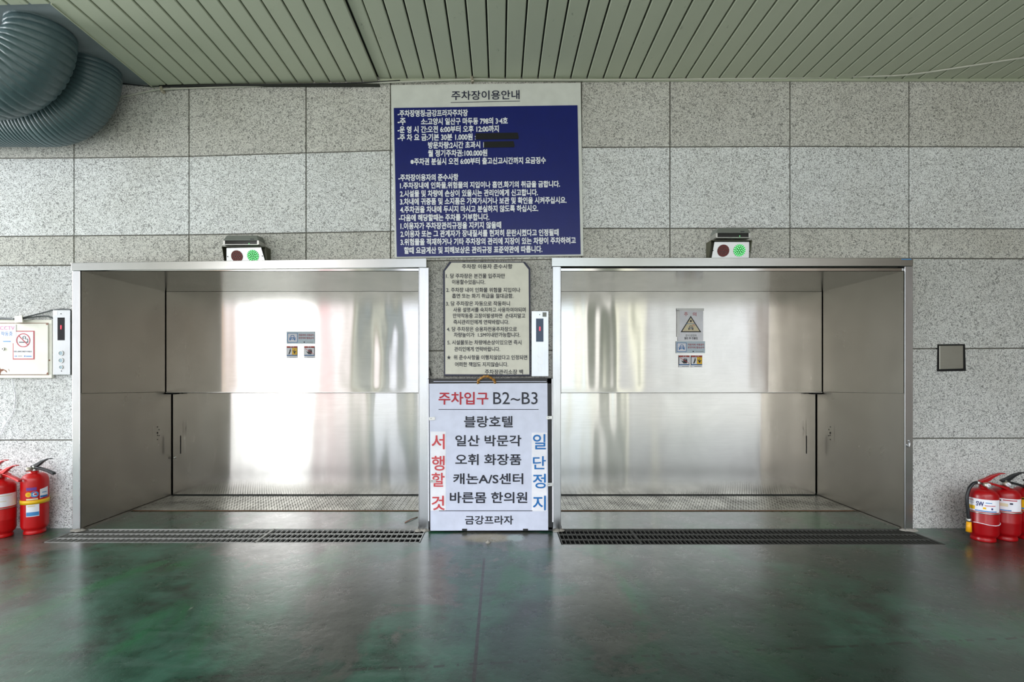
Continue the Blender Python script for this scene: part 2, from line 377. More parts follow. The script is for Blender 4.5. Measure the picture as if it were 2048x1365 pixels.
for a, b, t, u, tint in cells:
    g = 1.3; k = 1 + rng.uniform(-.03, .03)
    x0, x1 = X(a + g), X(b - g)
    gt = 0 if t is TOP else g; gu = 0 if u is BOT else g
    pts = [(x0, Z(yl(u, a) - gu)), (x1, Z(yl(u, b) - gu)), (x1, Z(yl(t, b) + gt)), (x0, Z(yl(t, a) + gt))]
    wb.plate(pts, 0.0, .03, M['granite']); tints += [tuple(c * k for c in tint)] * 8
# mortar bed behind the slabs, leaving the two recesses open
def bed(x0, x1, z0, z1): wb.box(x0, x1, .012, .12, z0, z1, M['mortar']); tints.extend([(1, 1, 1)] * 8)
xl0, xl1, xr0, xr1, zt = -2.871, -.5538, .4136, 2.769, 1.775
zb0 = 0
bed(X(-330), X(2600), zt + .005, 3.3); bed(X(-330), xl0 - .02, zb0, zt + .005); bed(xl1 + .02, xr0 - .02, zb0, zt + .005); bed(xr1 + .02, X(2600), zb0, zt + .005)
wall = wb.build('wall_back'); ca = wall.data.color_attributes.new('tint', 'FLOAT_COLOR', 'POINT')
for i, t in enumerate(tints): ca.data[i].color = (*t, 1)
tag(wall, kind='structure')

# dark shaft behind the recesses
sh = MB()
for a, b in ((xl0, xl1), (xr0, xr1)):
    sh.box(a - .12, b + .12, 1.05, 1.10, -.1, 2.2, M['void']); sh.box(a - .12, b + .12, .12, 1.10, 2.1, 2.2, M['void'])
    sh.box(a - .12, a - .07, .12, 1.10, -.1, 2.2, M['void']); sh.box(b + .07, b + .12, .12, 1.10, -.1, 2.2, M['void'])
tag(sh.build('wall_shaft'), kind='structure')

# ------------------------------------------------------------------ floor with two drain trenches
fb = MB()
FX0, FX1, FYN = -5.6, 5.9, -4.6
G1 = (-2.91, -.505, -.290, -.012); G2 = (.385, 2.80, -.325, -.012)      # x0 x1 y0 y1 of the trenches
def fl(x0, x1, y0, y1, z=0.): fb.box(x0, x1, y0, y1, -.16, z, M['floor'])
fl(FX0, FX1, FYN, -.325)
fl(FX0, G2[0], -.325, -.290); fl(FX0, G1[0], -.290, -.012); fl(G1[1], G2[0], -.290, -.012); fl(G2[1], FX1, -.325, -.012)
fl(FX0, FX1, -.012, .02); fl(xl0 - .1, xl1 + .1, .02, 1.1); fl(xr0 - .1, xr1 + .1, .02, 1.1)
fb.box(G1[0] - .02, G1[1] + .02, -.31, 0, -.20, -.155, M['void']); fb.box(G2[0] - .02, G2[1] + .02, -.345, 0, -.20, -.155, M['void'])
for g in (G1, G2):      # trench lining
    e = .004
    fb.box(g[0] - e, g[1] + e, g[3] - e, g[3] + e, -.155, -.004, M['void']); fb.box(g[0] - e, g[1] + e, g[2] - e, g[2] + e, -.155, -.004, M['void'])
tag(fb.build('floor'), kind='structure')

# ------------------------------------------------------------------ ceiling of narrow metal slats
cb = MB()
def czl(x):      # left field slopes a little
    return 3.104 + (x + .84) * .0265 if x < -.84 else 3.112
def slat(x0, x1, y0, y1, dz=0.):
    za, zb_ = czl(x0 + 1e-4) + dz, czl(x1 - 1e-4) + dz; h = .018; e = .004
    v = [(x0 + e, y0, za), (x1 - e, y0, zb_), (x1, y0, zb_ + e), (x1, y0, zb_ + h), (x0, y0, za + h), (x0, y0, za + e)]
    n = 6; vs = v + [(p[0], y1, p[2]) for p in v]
    cb.add(vs, [tuple(range(n - 1, -1, -1)), tuple(range(n, 2 * n))] + [(i, (i + 1) % n, (i + 1) % n + n, i + n) for i in range(n)], M['ceil'])
CY0 = -4.2
x = -.753; k = 0
while x < 5.9:
    w = .1128 if x < 1 else .1150; slat(x + .005, x + w - .005, CY0, -.004); x += w
slat(-.836, -.757, CY0, -.004, .004)
x = -.842
while x > -5.6:
    w = .1118; y1 = -.004 if x - w > -2.42 else -.775
    slat(x - w + .005, x - .005, CY0, y1, -.004); x -= w
cb.box(-2.40, 5.9, CY0, .02, 3.135, 3.17, M['ceil_gap']); cb.box(-5.7, -2.40, CY0, -.775, 3.10, 3.17, M['ceil_gap'])
cb.box(-5.7, -2.402, -.785, .02, 3.078, 3.10, M['plaster'])
# edge angles along the wall and round the opening
cb.box(-2.42, -.83, -.03, -.004, 3.064 - .004, 3.068, M['ceil_gap'])
cb.box(-.83, 5.9, -.016, -.004, 3.098, 3.112, M['ceil'])
cb.box(-2.405, -2.399, -.778, -.004, 3.052, 3.085, M['ceil'])
cb.box(-5.7, -2.40, -.722, -.712, 3.0, 3.08, M['ceil']) if False else None
tag(cb.build('ceiling'), kind='structure')
rw = MB(); rw.box(5.6, 5.8, -5.3, .1, -.1, 3.3, M['tan_wall']); tag(rw.build('wall_right'), kind='structure')

# ------------------------------------------------------------------ steel clad entrances
def wavy_panel(mb, x0, x1, z0, z1, y, m, amp, seed, nx=150, nz=36, t=.02):
    vs = []; fs = []
    for j in range(nz + 1):
        z = z0 + (z1 - z0) * j / nz
        for i in range(nx + 1):
            x = x0 + (x1 - x0) * i / nx
            edge = min(1, (x - x0) / .06, (x1 - x) / .06, (z - z0) / .04, (z1 - z) / .04)
            d = noise.noise(Vector((x * 4.2, z * .55, seed))) * .0022 + noise.noise(Vector((x * 11, z * .9 + noise.noise(Vector((x * 2, z * 2, seed))) * .6, seed + 5))) * .0005
            vs.append((x, y + d * amp(x) * max(0, edge), z))
    n = nx + 1
    for j in range(nz):
        for i in range(nx): fs.append((j * n + i, j * n + i + 1, (j + 1) * n + i + 1, (j + 1) * n + i))
    mb.add(vs, fs, m, True)
    mb.box(x0, x1, y + .006, y + t, z0, z1, m)
    # folded edges
    e = .004
    mb.box(x0, x1, y - .0005, y + .008, z0 - e, z0, m)
def entrance(name, label, pL, pR, head, posts, amp, seed, flip):
    """pL,pR inner opening edges; head = header corners px; posts = (outerL, outerR)"""
    x0, x1 = pL, pR; yf = -.05
    t = thing(name, label, 'doorway', ((x0 + x1) / 2, 0, 0))
    (hx0, hy0a, hy0b), (hx1, hy1a, hy1b) = head
    mb = MB(); A0, A1 = P(hx0, hy0a, -.058), P(hx0, hy0b, -.058); B0, B1 = P(hx1, hy1a, -.058), P(hx1, hy1b, -.058)
    mb.plate([(A1.x, A1.z), (B1.x, B1.z), (B0.x, B0.z), (A0.x, A0.z)], -.058, .02, M['head_steel']); mb.build('header', t, .002)
    for ox, ix in ((posts[0], x0), (posts[1], x1)):
        mb = MB(); zz = A1.z if ox < ix else B1.z
        mb.box(min(ox, ix), max(ox, ix), yf, .02, .004, zz, M['frame_steel'])
        # rolled bright inner lip
        mb.box(ix - .003, ix + .003, yf - .003, -.046, .004, zz - .002, M['frame_steel']); mb.build('post', t, .002)
        c = MB(); vs = []
        mid = (ox + ix) / 2
        for q in range(7):
            cx_ = mid + rng.uniform(-.04, .04); cc = MB
            c.lathe([(0.022 + rng.uniform(0, .01), 0), (.018, .006), (.006, .012), (0, .013)], (cx_, -.05 + rng.uniform(-.008, .01), .0), M['cement'], 8)
        c.build('mortar_dab', t)
    zs = .925
    for sx, xx in ((1, x0), (-1, x1)):
        mb = MB(); a, b = sorted((xx - sx * .004, xx - sx * .02))
        # side cladding: upper sheet ends earlier than the lower one
        def sheet(y1, z0, z1, za, off):
            nx, nz = 24, 12; vs = []; fs = []
            for j in range(nz + 1):
                for i in range(nx + 1):
                    yy = -.045 + (y1 + .045) * i / nx; zl = za[0] + (za[1] - za[0]) * i / nx
                    z = (z0 if z0 is not None else zl) + ((z1 if z1 is not None else zl) - (z0 if z0 is not None else zl)) * j / nz
                    d = noise.noise(Vector((yy * 3, z * 1.6, seed + sx))) * .0016
                    vs.append((xx + off * sx + d * min(1, i / 3, (nx - i) / 3), yy, z))
            for j in range(nz):
                for i in range(nx):
                    q = (j * (nx + 1) + i, j * (nx + 1) + i + 1, (j + 1) * (nx + 1) + i + 1, (j + 1) * (nx + 1) + i)
                    fs.append(q if sx < 0 else q[::-1])
            mb.add(vs, fs, M['side_steel'], True)
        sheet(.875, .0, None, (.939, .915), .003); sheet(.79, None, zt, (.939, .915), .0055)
        o1, o2 = xx + sx * .0015, xx + sx * .0062
        mb.add([(o1, -.046, .936), (o1, .79, .912), (o2, .79, .912), (o2, -.046, .936), (o1, -.046, .9395), (o1, .79, .9155), (o2, .79, .9155), (o2, -.046, .9395)], [(3, 2, 1, 0), (4, 5, 6, 7), (0, 1, 5, 4), (1, 2, 6, 5), (2, 3, 7, 6), (3, 0, 4, 7)], M['mortar'])
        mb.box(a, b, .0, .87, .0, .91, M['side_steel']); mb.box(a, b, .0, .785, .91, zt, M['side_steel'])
        mb.build('side_panel', t)
        # bright base rail
        mb = MB(); a, b = sorted((xx, xx + sx * .012)); mb.box(a, b, -.02, .88, .0, .014, M['side_steel']); mb.build('base_rail', t)
        # switch plate near the back of each side, with its screw holes
        mb = MB(); a, b = sorted((xx + sx * .003, xx + sx * .005)); yc = .70; mb.box(a, b, yc - .045, yc + .04, .50, .645, M['side_steel'])
        for (dy, zz) in ((0, .52), (.002, .555), (0, .575), (.018, .60), (0, .625), (.02, .55)):
            a, b = sorted((xx + sx * .004, xx + sx * .0065)); r = .004 if zz != .575 else .007
            mb.box(a, b, yc + dy - r, yc + dy + r, zz - r, zz + r, M['void'])
        mb.build('cover_plate', t, .0006)
    mb = MB(); nx = 90; vs = []; fs = []
    for j in range(13):
        for i in range(nx + 1):
            xx = x0 + (x1 - x0) * i / nx; yy = -.045 + (.79 + .045) * j / 12
            vs.append((xx, yy, zt + noise.noise(Vector((xx * 5, yy * 1.2, seed + 9))) * .0018 * amp(xx) * min(1, j / 2)))
    for j in range(12):
        for i in range(nx): fs.append((j * (nx + 1) + i, (j + 1) * (nx + 1) + i, (j + 1) * (nx + 1) + i + 1, j * (nx + 1) + i + 1))
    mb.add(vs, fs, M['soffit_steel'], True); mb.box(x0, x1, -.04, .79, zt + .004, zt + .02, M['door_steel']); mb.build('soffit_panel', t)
    return t
ampL = lambda x: .35 + 3.0 * math.exp(-((x + .92) / .27) ** 2)
ampR = lambda x: .35 + 1.5 * math.exp(-((x - 1.0) / .45) ** 2)
eL = entrance('lift_entrance', 'left brushed steel doorway of the car lift, beside the cream wall cabinet', xl0, xl1, ((142, 526, 541.5), (853, 516.5, 535)), (X(144.5, -.05), X(857.5, -.05)), ampL, 2.0, 0)
eR = entrance('lift_entrance', 'right brushed steel doorway of the car lift, with a dented right post', xr0, xr1, ((1103.5, 515.5, 533), (1826.5, 516, 532.5)), (X(1105.5, -.05), X(1826, -.05)), ampR, 8.0, 1)
# dent in the right post
mb = MB(); c = P(1817, 888, -.054); pts = []
for k in range(19):
    a = PI * 1.05 + (PI * 1.35) * k / 18; pts.append((c.x + math.cos(a) * .011, -.052, c.z + math.sin(a) * .022))
mb.tube(pts, .004, M['frame_steel'], 8); mb.build('dent', eR)
# small printed maker line on the right header
mb = MB(); mb.rect(1803, 518, 1823, 520, -.0587, .0004, M['ltblue']); mb.build('header_mark', eR)

def lift_door(name, label, x0, x1, amp, seed):
    t = thing(name, label, 'door', ((x0 + x1) / 2, .8, 0), kind='structure')
    mb = MB(); wavy_panel(mb, x0 + .008, x1 - .008, .911, zt + .01, .80, M['door_steel'], amp, seed); mb.build('upper_leaf', t)
    mb = MB(); wavy_panel(mb, x0 + .012, x1 - .012, .006, 1.2, .885, M['door_steel'], amp, seed + 3); mb.build('lower_leaf', t)
    mb = MB(); mb.box(x0 + .012, x1 - .012, .8835, .89, .0062, .015, M['void']); mb.build('bottom_gap_strip', t)  # black strip added to draw the dark gap below the lower leaf
    mb = MB(); mb.box(x0 + .008, x1 - .008, .796, .801, .9085, .9125, M['silver']); mb.box(x0 + .008, x1 - .008, .797, .88, .905, .908, M['void']); mb.build('leaf_lip', t)  # steel lip, with a black sheet added as the dark gap below it
    mb = MB()  # black blocks at the notches under the upper leaf's ends
    for xx, s in ((x0, 1), (x1, -1)):
        a, b = sorted((xx + s * .008, xx + s * .085)); mb.box(a, b, .802, .86, .893, .905, M['void'])
    mb.build('dark_notch', t)
    return t
dL = lift_door('door_1', None, xl0, xl1, ampL, 21.)
dR = lift_door('door_2', None, xr0, xr1, ampR, 33.)
mb = MB(); p = P(349, 916, .88); mb.lathe([(0.0, -.01), (.006, -.008), (.009, 0), (.006, .008), (0, .01)], p, M['silver'], 12); mb.build('door_stud', dL)
for d, px, s in ((dL, 361, 1), (dR, 1613, -1)):
    mb = MB(); mb.rect(px - 1, 872, px + 1, 908, .8835, .001, M['void']); mb.rect(px + (4 if s > 0 else -9), 872, px + (9 if s > 0 else -4), 908, .8838, .001, M['door_steel']); mb.build('finger_pull', d, .0004)

# ------------------------------------------------------------------ tread plates at the foot of the doors
def tread(x0, x1, label):
    mb = MB(); mb.box(x0 + .014, x1 - .014, .425, .86, .0005, .006, M['plate']); mb.box(x0 + .014, x1 - .014, .415, .425, .0005, .005, M['rust'])
    j = 0; y = .44
    while y < .85:
        x = x0 + .03 + (j % 2) * .014
        i = 0
        while x < x1 - .03:
            s = 1 if (i + j) % 2 else -1; a, b = .0095, .003
            c_, s_ = .707, .707 * s
            v = [(x + a * c_, y + a * s_, .006), (x - b * s_, y + b * c_, .006), (x - a * c_, y - a * s_, .006), (x + b * s_, y - b * c_, .006), (x, y, .0088)]
            mb.add(v, [(0, 1, 4), (1, 2, 4), (2, 3, 4), (3, 0, 4)], M['plate'], False); x += .0215; i += 1
        y += .0215; j += 1
    return tag(mb.build('tread_plate'), label, 'metal plate', 'tread plates at the lift doors')
tread(xl0, xl1, 'diamond tread plate on the floor inside the left steel doorway')
tread(xr0, xr1, 'diamond tread plate on the floor inside the right steel doorway')

# ------------------------------------------------------------------ drain gratings
def grating(x0, x1, y0, y1, m, label, pitch):
    t = thing('drain_grating', label, 'grating', ((x0 + x1) / 2, (y0 + y1) / 2, -.03), 'drain gratings in front of the doorways')
    z1 = -.003; z0 = -.016; w = .0017
    mb = MB(); mb.box(x0, x1, y0, y0 + .005, z0, z1 + .004, m); mb.box(x0, x1, y1 - .005, y1, z0, z1 + .004, m); mb.box(x0, x0 + .005, y0, y1, z0, z1 + .004, m); mb.box(x1 - .005, x1, y0, y1, z0, z1 + .004, m); mb.build('edge_frame', t)
    mb = MB(); n = round((x1 - x0) / pitch)
    for i in range(1, n):
        x = x0 + (x1 - x0) * i / n; mb.box(x - w, x + w, y0 + .005, y1 - .005, z0, z1, m)
    mb.build('bearing_bars', t)
    for f in (1 / 3, 2 / 3):
        mb = MB(); y = y0 + (y1 - y0) * f; mb.box(x0 + .005, x1 - .005, y - .003, y + .003, z1 - .008, z1 + .0015, m); mb.build('cross_bar', t)
    return t
sA = X(528, -.16); sB = X(1272, -.18)
grating(G1[0] + .006, sA, G1[2] + .006, G1[3] - .006, M['galv'], 'bright steel drain grating reaching the left post of the left doorway', .0345)
grating(sA + .003, G1[1] - .006, G1[2] + .006, G1[3] - .006, M['galv'], 'bright steel drain grating left of the standing white sign box', .0345)
grating(G2[0] + .006, sB, G2[2] + .006, G2[3] - .006, M['dgalv'], 'short dark drain grating just right of the standing white sign box', .029)
grating(sB + .003, G2[1] - .006, G2[2] + .006, G2[3] - .006, M['dgalv'], 'long dark drain grating in front of the right doorway', .029)

# ------------------------------------------------------------------ large blue rules sign
ROT = math.radians(.78)
t = thing('parking_rules_sign', 'big blue and white board of parking rules hung high below the ceiling', 'sign', (X(975), 0, Z(340)))
def quad(px, y): return [(P(a, b, y).x, P(a, b, y).z) for a, b in px]
mb = MB(); mb.plate(quad([(790, 516.5), (1167, 512), (1161.5, 165.5), (781.5, 170)], -.02), -.02, .0, WHITE); mb.build('board', t, .002)
mb = MB(); mb.plate(quad([(793.5, 514), (1161.5, 509), (1155, 210.5), (787.5, 216)], -.0212), -.0212, -.0195, M['blue']); mb.build('blue_panel', t)
mb = MB(); lettering(mb, '주차장이용안내', 902.8, 1039, 190.5, 18.5, -.0212, M['navy'], .012, ROT)
a = P(901.5, 205, -.022); b = P(1040, 202, -.022); mb.plate([(a.x, a.z - .002), (b.x, b.z - .002), (b.x, b.z + .001), (a.x, a.z + .001)], -.0222, -.0205, M['navy']); mb.build('title_lettering', t)
q4 = lambda zx: 780 + zx / 5.251
L4 = [('-주차장명칭:금강프라자주차장', 80, 818, 350), ('-주', 80, 165, 438), ('소:고양시 일산구 마두동 798의 3·4호', 325, 1237, 434), ('-운 영 시 간:오전 6:00부터 오후 12:00까지', 80, 1143, 518),
      ('-주 차 요 금:기본 30분 1.000원 :', 80, 903, 602), ('방문차량:2시간 초과시 1', 400, 990, 684), ('월 정기주차권:100.000원', 400, 1022, 769), ('※주차권 분실시 오전 6:00부터 출고신고시간까지 요금징수', 215, 1637, 852)]
L5 = [('-주차장이용자의 준수사항', 88, 718, 80), ('1.주차장내에 인화물,위험물의 지입이나 흡연.화기의 취급을 금합니다.', 105, 1785, 158), ('2.시설물 및 차량에 손상이 있을시는 관리인에게 신고합니다.', 105, 1553, 244),
      ('3.차내에 귀중품 및 소지품은 가져가시거나 보관 및 확인을 시켜주십시요.', 105, 1855, 326), ('4.주차권을 차내에 두시지 마시고 분실하지 않도록 하십시오.', 107, 1557, 411), ('-다음에 해당할때는 주차를 거부합니다.', 93, 1043, 500),
      ('1.이용자가 주차장관리규정을 지키지 않을때', 110, 1168, 585), ('2.이용자 또는 그 관계자가 장내질서를 현저히 문란시켰다고 인정될때', 110, 1772, 666), ('3.위험물을 적재하거나 기타 주차장의 관리에 지장이 있는 차량이 주차하려고', 110, 1952, 750),
      ('할때 요금계산 및 피해보상은 관리규정 표준약관에 따릅니다.', 148, 1600, 840)]
mb = MB()
for s, a, b, c in L4: lettering(MB(), s, q4(a), q4(b), 160 + c / 5.251, 14.2, -.0215, M['white_ink'], .034, ROT * .75).build('text_line', t)
for s, a, b, c in L5: lettering(MB(), s, q4(a), q4(b), 340 + c / 5.251, 14.2, -.0215, M['white_ink'], .034, ROT * .75).build('text_line', t)
for (a, c, b, d) in ((q4(898), 160 + 558 / 5.251, q4(1352), 160 + 626 / 5.251), (q4(985), 160 + 647 / 5.251, q4(1308), 160 + 712 / 5.251)):
    mb = MB(); p = [P(a, d, -.0235), P(b - 1, d - 1.0, -.0235), P(b, d - 3.5, -.0235), P(b - 2, c - .8, -.0235), P(a, c + .3, -.0235)]
    mb.plate([(k.x, k.z) for k in p], -.0238, -.0222, M['tape']); mb.build('tape_strip', t)

# ------------------------------------------------------------------ cream user notice with clipped corners
t = thing('user_notice_board', 'cream notice board with dark blue rim and clipped top corners', 'sign', (X(973), 0, Z(640)))
out = [(888, 752.5), (1061, 752.5), (1060.5, 537), (1050, 524), (899, 523.5), (886, 542)]
inn = [(891, 749), (1057.5, 749.5), (1056, 540), (1046, 525.5), (903, 525.5), (889.5, 543)]
inn = [(891.5, 749.5), (1058.5, 749.5), (1057.2, 539.5), (1046.5, 525.8), (903, 525.6), (890, 542.5)]
mb = MB(); mb.plate(quad(out, -.03), -.03, .0, M['navy']); mb.build('board_rim', t, .002)
mb = MB(); mb.plate(quad([(890.5, 749)] + inn[1:], -.0312), -.0312, -.029, M['cream_board']); mb.build('board_face', t)
q6 = lambda zx: 870 + zx / 5.571
L6 = [('주차장 이용자 준수사항', 300, 862, 102), ('1. 당 주차장은 본건물 입주자만', 122, 780, 208), ('이용할수있읍니다.', 190, 558, 276), ('2. 주차장 내이 인화물 위험물 지입이나', 125, 950, 364),
      ('흡연 또는 화기 취급을 절대금함.', 190, 873, 430), ('3. 당 주차장은 자동으로 작동하니', 122, 835, 516), ('사용 설명서를 숙지하고 사용하여야되며', 203, 1010, 585), ('만약작동중 고장이발생하면  손대지말고', 200, 1005, 652),
      ('즉시관리인에게 연락바랍니다.', 205, 825, 722), ('4. 당 주차장은 승용차전용주차장으로', 132, 912, 801), ('차량높이가  1.5M이내만가능합니다.', 210, 948, 864), ('5. 시설물또는 차량에손상이있으면 즉시', 138, 962, 949),
      ('관리인에게 연락바랍니다.', 215, 725, 1023), ('★  위 준수사항을 이행치않았다고 인정되면', 132, 1028, 1116), ('어떠한 책임도 지지않습니다.', 222, 815, 1194), ('주차장관리소장 백', 555, 980, 1277)]
mb = MB()
for s, a, b, c in L6: lettering(MB(), s, q6(a), q6(b), 515 + c / 5.571, 9.6, -.0315, M['black_ink'], .02).build('text_line', t)

# ------------------------------------------------------------------ standing sign box
yb = -.075
t = thing('standing_sign_box', 'white sign box in a black frame standing on the floor between the doorways', 'sign', (X(978, yb), yb, 0))
mb = MB(); o_ = [(857, 1061), (1105, 1061), (1103.5, 756.5), (855, 759)]
def strip(px, y0, y1, m): mb.plate(quad(px, y0), y0, y1, m)
strip([(857, 1060), (861, 1060), (860, 758), (855.5, 758)], yb, -.004, M['black']); strip([(1096, 1060), (1105.5, 1060), (1103.5, 757), (1094, 757)], yb, -.004, M['black'])
strip([(856, 768), (1104, 768), (1104, 756.5), (855.5, 758.5)], yb, -.004, M['black']); strip([(857, 1063), (1105, 1063), (1105, 1055), (857, 1055)], yb, -.004, M['black'])
mb.build('box_frame', t, .002)
mb = MB(); strip([(859, 1059), (1100, 1059), (1100, 762), (858, 762)], -.03, -.006, M['black']); mb.build('box_back', t)
mb = MB(); strip([(867, 764), (1093, 764), (1093, 763), (867, 763)], yb - .001, yb + .02, M['acryl']); strip([(866, 772), (1094, 772), (1094, 764.5), (866, 764.5)], yb + .006, yb + .012, M['acryl']); mb.build('inner_lens', t)
mb = MB(); strip([(860.8, 1062.3), (1096.5, 1061.5), (1095, 766.5), (858.6, 767.8)], yb - .014, yb - .006, M['acryl']); mb.build('face_panel', t, .001)
mb = MB(); strip([(856.5, 1043), (858.2, 1043), (857.5, 759), (855.5, 759)], yb - .003, yb, M['paper']); mb.build('edge_trim', t)
mb = MB(); strip([(1104.5, 1045), (1107, 1045), (1105.5, 758), (1103.3, 758)], yb - .003, yb, M['paper']); mb.build('edge_trim', t)
q7 = lambda zx: 840 + zx / 3.69
r7 = lambda zy: 740 + zy / 3.69
yf = yb - .0142
mb = MB(); lettering(mb, '주차입구', q7(137), q7(505), r7(211), 25.5, yf, M['red_ink'], .02); mb.build('red_lettering', t)
mb = MB(); lettering(mb, 'B2~B3', q7(540), q7(868), r7(210), 24.5, yf, M['black_ink'], .003)
for s, a, b, c, h in (('블랑호텔', 325, 685, 384, 23), ('일산 박문각', 260, 748, 524, 22.5), ('오휘 화장품', 260, 748, 663, 22.5), ('캐논A/S센터', 245, 762, 805, 22), ('바른몸 한의원', 220, 792, 944, 22.5), ('금강프라자', 332, 688, 1110, 18)):
    lettering(mb, s, q7(a), q7(b), r7(c), h, yf, M['black_ink'], .02)
def bar(px0, py, px1, h=1.2): mb.rect(px0, py - h / 2, px1, py + h / 2, yf - .0012, .0014, M['black_ink'])
bar(q7(137), r7(293), q7(875)); bar(q7(140), r7(1042), q7(830)); mb.build('black_lettering', t)
for nm, xa, xb, ya, yb2, m, chars in (('red_slow_strip', 78, 190, 457, 1040, 'salmon', (('서', 475, 587), ('행', 635, 745), ('할', 760, 864), ('것', 930, 1037))), ('blue_stop_strip', 825, 937, 465, 1045, 'sky_ink', (('일', 475, 588), ('단', 638, 735), ('정', 768, 876), ('지', 930, 1038)))):
    mb = MB(); mb.rect(q7(xa), r7(ya), q7(xb), r7(yb2), yf - .0008, .001, M['paper'])
    for s, a, b in chars: lettering(mb, s, q7(xa + 8), q7(xb - 8), r7((a + b) / 2), (b - a) / 3.69, yf - .0012, M[m], .014)
    st = mb.build('lettered_strip', t); st['label'] = 'white strip with red characters' if m == 'salmon' else 'white strip with blue characters'
for px, py in ((864, 838), (866, 963), (1099, 836), (1100, 970)):
    mb = MB(); mb.rect(px - 6, py - 3.2, px + 6, py + 3.2, yf - .003, .006, M['silver'], .06); p = P(px - 2, py, yf - .006); mb.lathe([(.004, 0), (.004, .002), (0, .003)], (p.x, p.y, p.z), M['void'], 8); mb.build('corner_clip', t, .001)
for px in (929, 1051):
    mb = MB(); mb.rect(px - 5, 1058.5, px + 5, 1062.5, yf - .004, .01, M['black']); mb.build('foot_clip', t, .001)
mb = MB(); pts = []
for k in range(25):
    a = PI * k / 24; pts.append((X(973, -.085) + math.cos(a) * .055 * (1 + .08 * math.sin(5 * a)), -.085 - .02 * math.sin(a), Z(767, -.085) + math.sin(a) * .046))
mb.tube(pts, [.0085 + .003 * math.sin(k * 1.9) for k in range(25)], M['rope'], 10); mb.build('carry_handle', t)

# ------------------------------------------------------------------ call panels
def call_panel(label, x0, y0, x1, y1, disp, btns, dots, digit, blue, sticker):
    yy = -.026; t = thing('lift_call_panel', label, 'control panel', (X((x0 + x1) / 2), 0, Z((y0 + y1) / 2)))
    mb = MB(); mb.rect(x0, y0, x1, y1, yy, .026, M['panel_steel']); mb.build('face_plate', t, .0015)
    mb = MB(); mb.rect(*disp, yy - .001, .002, M['display2' if blue else 'display']); dw = mb.build('display_window', t)
    mb = MB(); lettering(mb, '1', digit[0] - .9, digit[0] + 1.3, digit[1], 8, yy - .0018, M['seg'], .03); mb.build('lit_digit', dw)
    for i, (bx, by, r) in enumerate(btns):
        c = P(bx, by, yy); k = (D + yy) / F
        mb = MB(); mb.ringp((c.x, c.z), r * k * .78, r * k, yy - .004, .005, M['silver']); mb.disc((c.x, c.z), r * k * .8, yy - .0025, .003, M['clear'] if not blue else M['panel_steel']); mb.build('call_button' if i < 2 else 'key_switch', t)
    for bx, by in dots:
        mb = MB(); c = P(bx, by, yy); mb.disc((c.x, c.z), .0035, yy - .0008, .001, M['void'], 10); mb.build('screw_hole', t)
    if sticker: mb = MB(); mb.rect(*sticker, yy - .0006, .0008, M['paper'] if not blue else M['grey_plastic']); mb.build('sticker', t)
    return t
tp = call_panel('steel call panel with lit red digit, on the left beside the cream cabinet', 106, 620.5, 140, 750, (115, 635.5, 129, 681), ((122.3, 707, 5.2), (122.3, 721.5, 5.2), (122.5, 735, 4)), ((122, 628), (123, 742.5)), (122, 655), False, (107.5, 622, 115, 631))
call_panel('bright steel call panel between the cream notice board and the right doorway', 1063, 622.5, 1097, 753.5, (1072, 637.5, 1087, 684), ((1080, 710, 5.4), (1080, 724.5, 5.4), (1080, 739, 4.2)), ((1079.5, 629.8),), (1079.5, 658), True, (1085, 625, 1093, 634))

# ------------------------------------------------------------------ cream wall cabinet on the left
yc = -.022
t = thing('electrical_cabinet', 'cream enamelled wall cabinet with rust spots at the left edge', 'cabinet', (X(30), 0, Z(698)))
mb = MB(); mb.rect(-70, 640, 104, 757, yc, .022, M['cabinet']); mb.build('cabinet_body', t, .004)
mb = MB(); mb.rect(-60, 647.5, 96, 749.5, yc - .006, .008, M['cabinet']); dr = mb.build('cabinet_door', t, .002)
mb = MB()
for r in ((-60, 646.3, 97, 647.3), (96.2, 647, 97.2, 750), (-60, 749.8, 97, 750.8)): mb.rect(*r, yc - .001, .002, M['rust2'])
mb.build('rusty_seam', t)
mb = MB(); c = P(6, 698.5, yc - .008); mb.lathe([(0, -.0), (.009, 0), (.009, .0)], (c.x, c.y, c.z), M['silver'], 12) if False else None
mb.ringp((c.x, c.z), .004, .011, yc - .012, .008, M['silver']); mb.disc((c.x, c.z), .005, yc - .010, .004, M['void'], 12); mb.build('lock', t)
for pts in ([(-6, 748), (0, 751), (2, 744), (8, 741), (14, 746), (13, 742), (6, 738.5), (1, 739), (-2, 731), (-6, 730)], [(16, 738), (18, 740), (19, 744), (17.5, 741)]):
    mb = MB(); mb.plate([(P(a, b, yc - .0065).x, P(a, b, yc - .0065).z) for a, b in pts], yc - .0066, yc - .005, M['rust2']); mb.build('rust_spot', t)
mb = MB(); mb.plate([(P(a, b, yc - .0065).x, P(a, b, yc - .0065).z) for a, b in [(92, 650), (96, 650), (96, 647.6), (92, 647.6)]], yc - .0066, yc - .005, M['rust2'])
mb.build('rust_spot', t); mb = MB(); mb.plate([(P(a, b, yc - .0065).x, P(a, b, yc - .0065).z) for a, b in [(92.5, 749), (96, 749), (96, 745), (94, 746)]], yc - .0066, yc - .005, M['rust2'])
mb.build('rust_spot', t); mb = MB(); c = P(99, 721, yc); mb.disc((c.x, c.z), .005, yc - .001, .002, M['rust2'], 10); mb.build('rust_spot', t)

